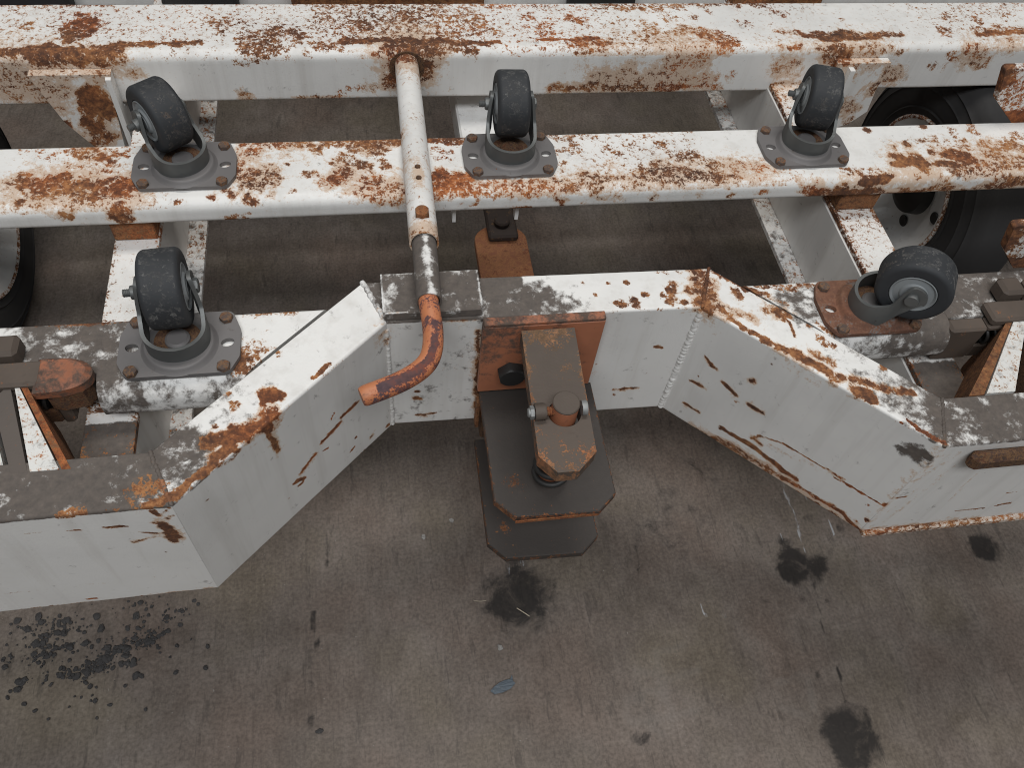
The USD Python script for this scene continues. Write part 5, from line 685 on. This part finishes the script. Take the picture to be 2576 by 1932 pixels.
# bracket under the handle
put(D, 'handle_bracket', cbox(0.0035, 0.1095, 0.5590, 0.6155, 0.5205, 0.5330, 0.0015).subdivide_to_size(0.003), 'white', smooth=False, kinds='rg',
    extra={'g': lambda V: 0.98 - 0.55 * np.exp(-np.minimum(np.minimum(V[:, 0] - 0.0035, 0.1095 - V[:, 0]), 0.6155 - V[:, 1]) / 0.0025) - 0.35 * np.exp(-((V[:, 0] - 0.017) / 0.006) ** 2 - ((V[:, 1] - 0.59) / 0.012) ** 2)})
bead(D, (0.0045, 0.5605, 0.5325), (0.0045, 0.614, 0.5325), 0.0011, 'white_scuffed', 12, 30)
bead(D, (0.1085, 0.5605, 0.5325), (0.1085, 0.614, 0.5325), 0.0013, 'white_scuffed', 13, 30)
bead(D, (0.006, 0.5600, 0.5325), (0.030, 0.5600, 0.5325), 0.0010, 'white_scuffed', 14, 16)

# brake handle: tube, sleeve, bent bar
H0, H1 = np.array([0.0625, 1.05, 0.4985]), np.array([0.0535, 0.640, 0.5505])
dH = (H1 - H0) / np.linalg.norm(H1 - H0)
def hollow(p, q, ro, ri, n=36, seg=60):
    t = np.linspace(0, 1, seg)[:, None]; a = np.arange(n) * 2 * math.pi / n
    d = (q - p) / np.linalg.norm(q - p); u = np.cross(d, [0, 0, 1]); u /= np.linalg.norm(u); w = np.cross(u, d)
    ringo = np.cos(a)[:, None] * u + np.sin(a)[:, None] * w
    rows = [p + (q - p) * tt + ringo * ro for tt in t] + [q + ringo * (ro - 0.0006) + d * 0.0005] + [q + ringo * ri, q + ringo * ri - d * 0.03]
    V = np.vstack(rows); F = []
    for r in range(len(rows) - 1):
        for k in range(n):
            x, y = r * n + k, r * n + (k + 1) % n; F += [(x, y, y + n), (x, y + n, x + n)]
    m = trimesh.Trimesh(V, F, process=False)
    if (m.face_normals[0] @ (V[0] - p)) < 0: m.invert()
    return m
hd = put(D, 'brake_handle', hollow(H0, H1, 0.0163, 0.0142), 'white', smooth=40, kinds='rs', extra={
    'r': lambda V: 0.17 + 0.16 * noise_between(V, 12, 0.42, 0.6, 8) + 0.25 * np.clip((0.66 - V[:, 1]) / 0.02, 0, 1),
    's': lambda V: np.clip((0.672 - V[:, 1]) / 0.03, 0, 1) * 0.9 + np.exp(-((V[:, 1] - 0.75) / 0.025) ** 2 - ((V[:, 0] - 0.056) / 0.007) ** 2) * 0.8})
def on_handle(y, up_=1.0):
    t = (y - H0[1]) / (H1[1] - H0[1]); return H0 + (H1 - H0) * t
nup = np.cross(np.cross(dH, [0, 0, 1]), dH); nup /= np.linalg.norm(nup)
b0 = on_handle(0.671); tilt = nup * 0.95 + np.array([-0.05, -0.2, 0]); tilt /= np.linalg.norm(tilt)
put(hd, 'bolt', hexhead(b0 + nup * 0.0145, tilt, 0.0085, 0.009, 0.4), 'rust')
for y in (0.738, 0.760): put(hd, 'rust_boss', hexhead(on_handle(y) + nup * 0.0152, nup, 0.0035, 0.003, 0.1), 'rust_dark')
S1 = H1 - dH * 0.02; S2 = np.array([0.0515, 0.5555, 0.5535])
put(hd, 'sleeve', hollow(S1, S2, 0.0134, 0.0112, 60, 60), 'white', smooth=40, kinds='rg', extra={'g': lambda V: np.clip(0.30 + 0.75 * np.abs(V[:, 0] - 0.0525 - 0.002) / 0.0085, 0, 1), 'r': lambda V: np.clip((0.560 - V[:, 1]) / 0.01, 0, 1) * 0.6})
rp = smooth_path([S2 + (S1 - S2) * 0.2, S2 + (S2 - S1) / np.linalg.norm(S2 - S1) * 0.012, (0.0520, 0.527, 0.5525), (0.0505, 0.503, 0.549), (0.0445, 0.486, 0.546), (0.0300, 0.4735, 0.543), (0.0100, 0.4640, 0.541), (-0.0230, 0.4530, 0.539)], 70)
put(hd, 'bent_bar', tube(rp, np.r_[np.full(67, 0.0105), 0.0104, 0.0100, 0.0090], 30), 'orange_rod', smooth=50, kinds='r', extra={'r': lambda V: 0.62 * np.clip(1.5 - np.min(np.linalg.norm(V[:, None] - (rp[None, 22:62] + [0.001, -0.003, 0.0098]), axis=2), 1) / 0.0034, 0, 1) * (0.25 + 0.75 * noise_between(V, 60, 0.42, 0.56, 3))})
hole = trimesh.creation.annulus(0.0175, 0.0245, 0.0022, sections=40); turn(hole, [1, 0, 0], 90); move(hole, (0.0625, 1.0318, 0.4960))
put(D, 'rusted_ring', hole, 'rust_dark')
disc = cyl((0.0625, 1.0317, 0.4965), (0.0625, 1.0330, 0.4965), 0.0205, 36)
put(D, 'socket_hole', disc, 'black')

# ---------------------------------------------------------------- tow hitch
hb = put(D, 'hitch', cbox(0.1085, 0.2440, 0.5440, 0.5535, 0.3955, 0.5175, 0.001), 'orange', kinds='g', label='orange mounting plate of the tow hitch')
put(hb, 'top_flange', cbox(0.1090, 0.2435, 0.5435, 0.5545, 0.5180, 0.5235, 0.0012), 'orange_dark')
lo = Polygon([(0.149, 0.5385), (0.2075, 0.5385), (0.2005, 0.384), (0.1795, 0.3645), (0.1585, 0.3645), (0.1425, 0.384)])
slot = affinity.scale(Point(0.1768, 0.4310).buffer(0.0152, 24), 1.05, 1.0).union(sbox(0.1655, 0.430, 0.1877, 0.441)).buffer(0.001)
lever = prism(lo.difference(slot), 0.4985, 0.5165)
for _ in range(5): lever = lever.subdivide_to_size(0.004) if len(lever.faces) < 500 else lever
edge_d = lambda P, V: np.array([P.exterior.distance(Point(*v[:2])) for v in V])
put(hb, 'lever', lever, 'lever', smooth=False, kinds='r', extra={'r': lambda V: 0.0 + 0.40 * np.exp(-edge_d(lo, V) / 0.003) + 0.45 * np.exp(-((V[:, 0] - 0.150) / 0.006) ** 2 - ((V[:, 1] - 0.392) / 0.012) ** 2)})
P0 = (0.1772, 0.4340)
pin = put(hb, 'hitch_pin', cyl((*P0, 0.362), (*P0, 0.5300), 0.0138, 40, 0.0012), 'orange', smooth=40)
put(pin, 'pin_cap', cyl((*P0, 0.5285), (*P0, 0.5320), 0.0140, 40, 0.001), 'lever', smooth=40)
zb = 0.5222; yb = 0.4310
put(pin, 'cross_bolt', tube(np.array([(x, yb, zb) for x in np.linspace(0.1435, 0.166, 30)]), 0.0046 + 0.0005 * np.sin(np.arange(30) * 2.2), 16), 'rust')
put(pin, 'bolt_end', cyl((0.1385, yb, zb), (0.1445, yb, zb), 0.0048, 16, 0.0008), 'bright_zinc')
put(pin, 'nut', hexhead((0.1455, yb, zb), (1, 0, 0), 0.0094, 0.0115, 0.25), 'lever')
put(pin, 'washer_nut', hexhead((0.1410, yb, zb), (1, 0, 0), 0.0072, 0.0040, 0.1), 'bright_zinc')
put(pin, 'bolt_head', hexhead((0.1935, yb + 0.001, zb), (1, 0, 0), 0.0086, 0.0058, 0.5), 'bright_zinc')
t = np.linspace(0, 1, 300); coil = np.c_[P0[0] + 0.0185 * np.cos(t * 12 * math.pi), P0[1] - 0.006 + 0.0185 * np.sin(t * 12 * math.pi), 0.389 + t * 0.104]
put(hb, 'spring', tube(coil, 0.0034, 10), 'black', smooth=60)
def jaw(z0, z1, dx=0.0, dy=0.0):
    return prism(Polygon([(0.1120 + dx, 0.5530), (0.2500 + dx, 0.5530), (0.2490 + dx, 0.4000 + dy), (0.2260 + dx, 0.3800 + dy), (0.1310 + dx, 0.3830 + dy), (0.1105 + dx, 0.4050 + dy)]), z0, z1, 0.0012)
JP = Polygon([(0.1120, 0.60), (0.2500, 0.60), (0.2490, 0.4000), (0.2260, 0.3800), (0.1310, 0.3830), (0.1105, 0.4050)])
jr = {'r': lambda V: 0.12 + 0.36 * np.exp(-edge_d(JP, V) / 0.0018) + 0.42 * np.exp(-((V[:, 0] - 0.135) / 0.010) ** 2 - ((V[:, 1] - 0.425) / 0.010) ** 2)}
uj = put(hb, 'upper_jaw', jaw(0.3745, 0.3860).subdivide_to_size(0.005), 'jaw', smooth=False, kinds='r', extra=jr)
put(uj, 'edge_lip', trimesh.util.concatenate([cbox(0.1315, 0.2255, 0.3797, 0.3812, 0.3748, 0.3800, 0.0004), hull([(0.1107, 0.4045, 0.375), (0.1107, 0.4045, 0.380), (0.1312, 0.3826, 0.375), (0.1312, 0.3826, 0.380), (0.112, 0.4047, 0.3752), (0.132, 0.384, 0.3798)])]), 'rust')
lj = put(hb, 'lower_jaw', jaw(0.2560, 0.2680, 0.0, 0.001).subdivide_to_size(0.005), 'jaw', smooth=False, kinds='r', extra=jr)
put(hb, 'bolt', hexhead((0.1450, 0.5435, 0.4360), (0, -1, 0), 0.0168, 0.012, 0.2), 'black')
put(hb, 'back_box', cbox(0.119, 0.243, 0.5545, 0.60, 0.2685, 0.374, 0.002), 'rust_dark')
put(hb, 'side_strip', cbox(0.1085, 0.1135, 0.5425, 0.5530, 0.316, 0.3735, 0.001), 'rust')

# ---------------------------------------------------------------- casters (upturned, on the rails)
def caster(cx, cy, yaw, plate_mat, seed, z=ZD + 0.0004):
    r = random.Random(seed)
    pl = Polygon([(-0.0490, -0.0368), (0.0490, -0.0368), (0.0585, -0.018), (0.0585, 0.016), (0.0495, 0.041), (-0.0495, 0.041), (-0.0585, 0.016), (-0.0585, -0.018)]).buffer(-0.009).buffer(0.009, 6)
    slots = [affinity.rotate(affinity.scale(Point(sx * 0.0460, 0).buffer(1, 12), 0.0066, 0.0050), 14 * sx, origin=(sx * 0.046, 0)) for sx in (-1, 1)]
    for s in slots: pl = pl.difference(s)
    T = lambda m: move(m, (cx, cy, z))
    def RT(m): turn(m, [0, 0, 1], math.degrees(yaw) - 90); return T(m)      # caster's own trail direction is +y
    c = put(D, 'caster', T(prism(pl, 0, 0.0052)), plate_mat, smooth=False)
    boss = np.array([(0, 0.004), (0.0385, 0.0045), (0.0365, 0.0062), (0.0345, 0.0088), (0.0335, 0.0105), (0.0320, 0.0112), (0.0, 0.0112)])
    put(c, 'swivel_boss', T(trimesh.creation.revolve(boss, sections=56)), plate_mat, smooth=35)
    # fork: a bent strip, nose at -y, arms back to the axle
    t_, h, Rr = 0.027, 0.0606, 0.0152
    xs = []
    arm = [(0.0288, 0.0), (0.0290, 0.008), (0.0288, 0.012), (0.0280, 0.0155), (0.0260, 0.0195), (0.0245, 0.0225), (0.0238, 0.026), (0.0238, t_ + Rr)]
    half = [(0.0288 * math.sin(a), -0.0240 * math.cos(a)) for a in np.linspace(0, math.pi / 2, 22)]
    from scipy.interpolate import interp1d
    ys = np.r_[np.linspace(0.0008, t_, 22), t_ + Rr * np.sin(np.linspace(0.06, math.pi / 2 * 0.985, 14))]
    ax = np.interp(ys, [p[1] for p in arm], [p[0] for p in arm])
    side = half + list(zip(ax, ys)); S = np.array([(-x, y) for x, y in side[::-1]] + side[1:])
    def ztop(y):
        e = np.clip((y + 0.0240) / (t_ + 0.0240), 0, 1); low = 0.0295 + (h + 0.002 - 0.0295) * (0.25 * e + 0.75 * e ** 3.0)
        circ = h + np.sqrt(np.maximum(Rr ** 2 - (y - t_) ** 2, 0)); k = np.clip((y - (t_ - Rr)) / (0.75 * Rr), 0, 1); k = k * k * (3 - 2 * k)
        return np.where(y > t_, circ, low + (np.maximum(circ, low) - low) * k)
    def zbot(y):
        e = np.clip((y - 0.011) / (t_ + 0.012 - 0.011), 0, 1); lowz = 0.0095 + (h - 0.004 - 0.0095) * e
        return np.maximum(np.minimum(lowz, h + Rr - 0.004), np.where(y > t_ + 0.008, h - np.sqrt(np.maximum(Rr ** 2 - (y - t_) ** 2, 0)), 0))
    tg_ = np.gradient(S, axis=0); tg_ /= np.linalg.norm(tg_, axis=1, keepdims=True); nr = np.c_[tg_[:, 1], -tg_[:, 0]]
    zt, zb2 = ztop(S[:, 1]), np.minimum(zbot(S[:, 1]), ztop(S[:, 1]) - 0.0004)
    nz = 9; rows = []; th_ = 0.0019
    for si in range(len(S)):
        zz = np.linspace(zb2[si], zt[si], nz); o = S[si] + nr[si] * th_; i_ = S[si] - nr[si] * th_
        rows.append([(*o, q) for q in zz] + [(*i_, q) for q in zz[::-1]])
    Vf, Ff, Nf = loft(rows); fm = trimesh.Trimesh(Vf, Ff, process=True); fm.fix_normals()
    put(c, 'fork', RT(fm), 'zinc', smooth=40)
    base = np.array([(0, 0.0113), (0.0230, 0.0113), (0.0230, 0.0140), (0.0, 0.0140)])
    put(c, 'fork_base', T(trimesh.creation.revolve(base, sections=40)), 'rust_dark', smooth=35)
    put(c, 'king_pin', T(trimesh.creation.revolve(np.array([(0, 0.014), (0.0125, 0.014), (0.0120, 0.0165), (0.0095, 0.0185), (0, 0.0190)]), sections=32)), 'rust_dark' if seed == 2 else 'plate', smooth=35)
    Rw, hw = 0.0392, 0.0192
    a = np.linspace(0, math.pi / 2, 8); rc = 0.0062
    arc = [(Rw - rc + rc * math.sin(q), hw - rc + rc * math.cos(q)) for q in a]
    tp = [(0.0235, hw - 0.003), (0.0245, hw - 0.0005), (0.0262, hw)] + arc + [(x, -y) for x, y in arc[::-1]] + [(0.0262, -hw), (0.0245, -hw + 0.0005), (0.0235, -hw + 0.003), (0.0235, hw - 0.003)]
    def axle(m): m.apply_transform(trimesh.geometry.align_vectors([0, 0, 1], [1, 0, 0])); m.apply_translation((0, t_, h)); return RT(m)
    tm = trimesh.creation.revolve(np.array(tp), sections=64); tm.fix_normals()
    cw = np.array([cx + math.cos(yaw) * t_, cy + math.sin(yaw) * t_, z + h]); aw = np.array([math.sin(yaw), -math.cos(yaw), 0])
    put(c, 'tyre', axle(tm), 'rubber', smooth=40, kinds='r', extra={'r': lambda V: 0.34 * np.clip((hw - 0.0008 - np.abs((V - cw) @ aw)) / 0.004, 0, 1)})
    hp = [(0, 0.0208), (0.0080, 0.0208), (0.0085, 0.0203), (0.0125, 0.0200), (0.0145, 0.0180), (0.0205, 0.0172), (0.0228, 0.0190), (0.0236, 0.0185), (0.0236, -0.0185), (0.0228, -0.0190), (0.0205, -0.0172), (0.0145, -0.0180), (0.0125, -0.0200), (0.0085, -0.0203), (0.0080, -0.0208), (0, -0.0208)]
    hm_ = trimesh.creation.revolve(np.array(hp), sections=56); hm_.fix_normals()
    put(c, 'hub', axle(hm_), 'hub', smooth=35)
    # axle bolt: nut and thread on the left (-x), head on the right
    L_ = -1
    put(c, 'axle_nut', RT(hexhead((L_ * 0.0253, t_, h), (L_, 0, 0), 0.0078, 0.0066, r.random())), 'zinc')
    th2 = np.array([(x, t_, h) for x in np.linspace(L_ * 0.030, L_ * 0.0390, 18)])
    put(c, 'axle_thread', RT(tube(th2, 0.0038 + 0.0003 * np.sin(np.arange(18) * 2.1), 14)), 'zinc')
    put(c, 'axle_head', RT(hexhead((-L_ * 0.0253, t_, h), (-L_, 0, 0), 0.0078, 0.0052, r.random())), 'zinc')
    for sx, sy in ((-1, -1), (1, -1), (-1, 1), (1, 1)):
        put(c, 'bolt', T(hexhead((sx * 0.0437, sy * 0.0308, 0.0052), (r.uniform(-.04, .04), r.uniform(-.04, .04), 1), 0.0069, 0.0046, r.random() * 2)), 'bolt_rust')
    return c
R_ = math.radians
caster(-0.2135, 0.8065, R_(126), 'plate', 1)
caster(0.1743, 0.8085, R_(88), 'plate', 2)
caster(0.5670, 0.8085, R_(73), 'plate', 3)
caster(-0.1995, 0.5403, R_(95), 'plate', 4)
caster(0.5477, 0.5352, R_(-33), 'plate_rusty', 5)

# ---------------------------------------------------------------- things lying on the floor
def lump(seed, sx, sy, sz, sub=2):
    m = trimesh.creation.icosphere(sub, 1.0); rg = np.random.default_rng(seed)
    n = (meshkit.fbm(m.vertices * 1.3 + rg.uniform(0, 50, 3), 3) - 0.5)[:, None]
    m.vertices = m.vertices * (1 + 1.5 * n) * (1 + rg.normal(0, 0.10, (len(m.vertices), 1))) * [sx, sy, sz]; turn(m, [0, 0, 1], rg.uniform(0, 360)); return m
cl = [(-0.537, 0.421, .010, 8), (-0.5175, 0.461, .02, 14), (-0.488, 0.459, .018, 16), (-0.4807, 0.428, .016, 18), (-0.4645, 0.4635, .02, 10), (-0.4311, 0.3916, .013, 40), (-0.4158, 0.3952, .014, 34), (-0.457, 0.3906, .009, 16), (-0.4047, 0.4134, .010, 22), (-0.3853, 0.4196, .012, 24), (-0.3627, 0.4226, .012, 34), (-0.3523, 0.4272, .009, 20), (-0.3787, 0.3949, .008, 12), (-0.3338, 0.4337, .005, 7), (-0.365, 0.3767, .005, 6), (-0.5155, 0.3855, .009, 12), (-0.4985, 0.4163, .012, 16), (-0.3276, 0.4595, .03, 22), (-0.3699, 0.4688, .025, 18), (-0.44, 0.43, .06, 60), (-0.50, 0.44, .035, 40)]
sg = [(-0.4494, 0.3449), (-0.3971, 0.341), (-0.3795, 0.3641), (-0.4255, 0.3685), (-0.4215, 0.3566), (-0.4225, 0.3494), (-0.416, 0.3486), (-0.4355, 0.3557), (-0.4442, 0.3581), (-0.4878, 0.3808), (-0.4771, 0.3775), (-0.5283, 0.3751), (-0.53, 0.3667), (-0.3157, 0.4121), (-0.297, 0.4185), (-0.2736, 0.4056), (-0.2747, 0.3761), (-0.3142, 0.3739), (-0.4924, 0.345), (-0.4119, 0.3259), (-0.324, 0.3967), (-0.5074, 0.356), (-0.4734, 0.3323), (-0.35, 0.3292)]
parts = []
for x, y, sp, n in cl:
    for q in range(int(n * 1.5)):
        s = float(np.clip(rng.lognormal(-6.55, 0.58), 0.0006, 0.0044)); px, py = x + rng.normal(0, sp * 0.62), y + rng.normal(0, sp * 0.5)
        parts.append(move(lump(len(parts), s * rng.uniform(0.8, 1.5), s, s * rng.uniform(0.35, 0.7), 1), (px, py, s * 0.35 + 0.0008)))
for x, y in sg:
    s = rng.uniform(0.0016, 0.0036); parts.append(move(lump(len(parts), s, s * 0.8, s * 0.6, 1), (x, y, s * 0.4 + 0.0008)))
solo('rubber_crumbs', trimesh.util.concatenate(parts), 'crumb', 'dark crumbs scattered on the floor below the left end of the bumper', None, False, kind='stuff')
fp = [(0.1165, 0.2955), (0.122, 0.2905), (0.134, 0.2915), (0.146, 0.2955), (0.1535, 0.302), (0.1505, 0.3055), (0.1505, 0.3145), (0.1465, 0.3085), (0.140, 0.3085), (0.131, 0.3055), (0.123, 0.301)]
fm = prism(Polygon(fp), 0.0012, 0.0024)
for _ in range(2): fm = fm.subdivide()
fm.vertices[:, 2] += (meshkit.fbm(fm.vertices * 90, 3) - 0.35) * 0.006
fm.vertices[:, 2] = np.maximum(fm.vertices[:, 2], 0.0012)
solo('paint_flake', fm, 'flake', 'blue grey curled flake lying on the open floor below the hitch', 'flake', False)
solo('pebble', move(lump(901, 0.0042, 0.0036, 0.0026), (0.1388, 0.355, 0.002)), 'stone', 'pale rounded pebble between the dark oil spot and the blue grey flake', 'pebble')
solo('pebble', move(lump(902, 0.0036, 0.0030, 0.0022), (0.0892, 0.5637, 0.0018)), 'stone', 'squarish pale chip on the floor just left of the hitch plates', 'pebble')
solo('pebble', move(lump(903, 0.0036, 0.0032, 0.0024), (0.0432, 0.5407, 0.0018)), 'stone', 'small grey pebble in the shadow left of the hitch', 'pebble')
solo('straw', tube(smooth_path([(0.1717, 0.4104, 0.0025), (0.181, 0.4025, 0.003), (0.1888, 0.3959, 0.0025)], 12, 2), 0.0008, 8), 'straw', 'short straw lying on the dark oil spot under the hitch', 'straw', 60)
solo('straw', tube(smooth_path([(0.1085, 0.4300, 0.0022), (0.1180, 0.4270, 0.003), (0.1275, 0.4275, 0.0022)], 12, 2), 0.0005, 8), 'straw', 'thin curved straw left of the dark oil spot', 'straw', 60)
solo('rust_flake', move(lump(905, 0.0048, 0.0026, 0.0016), (-0.1207, 0.2723, 0.0016)), 'crumb', 'tiny dark flake alone on the floor left of the blue grey flake', 'flake')
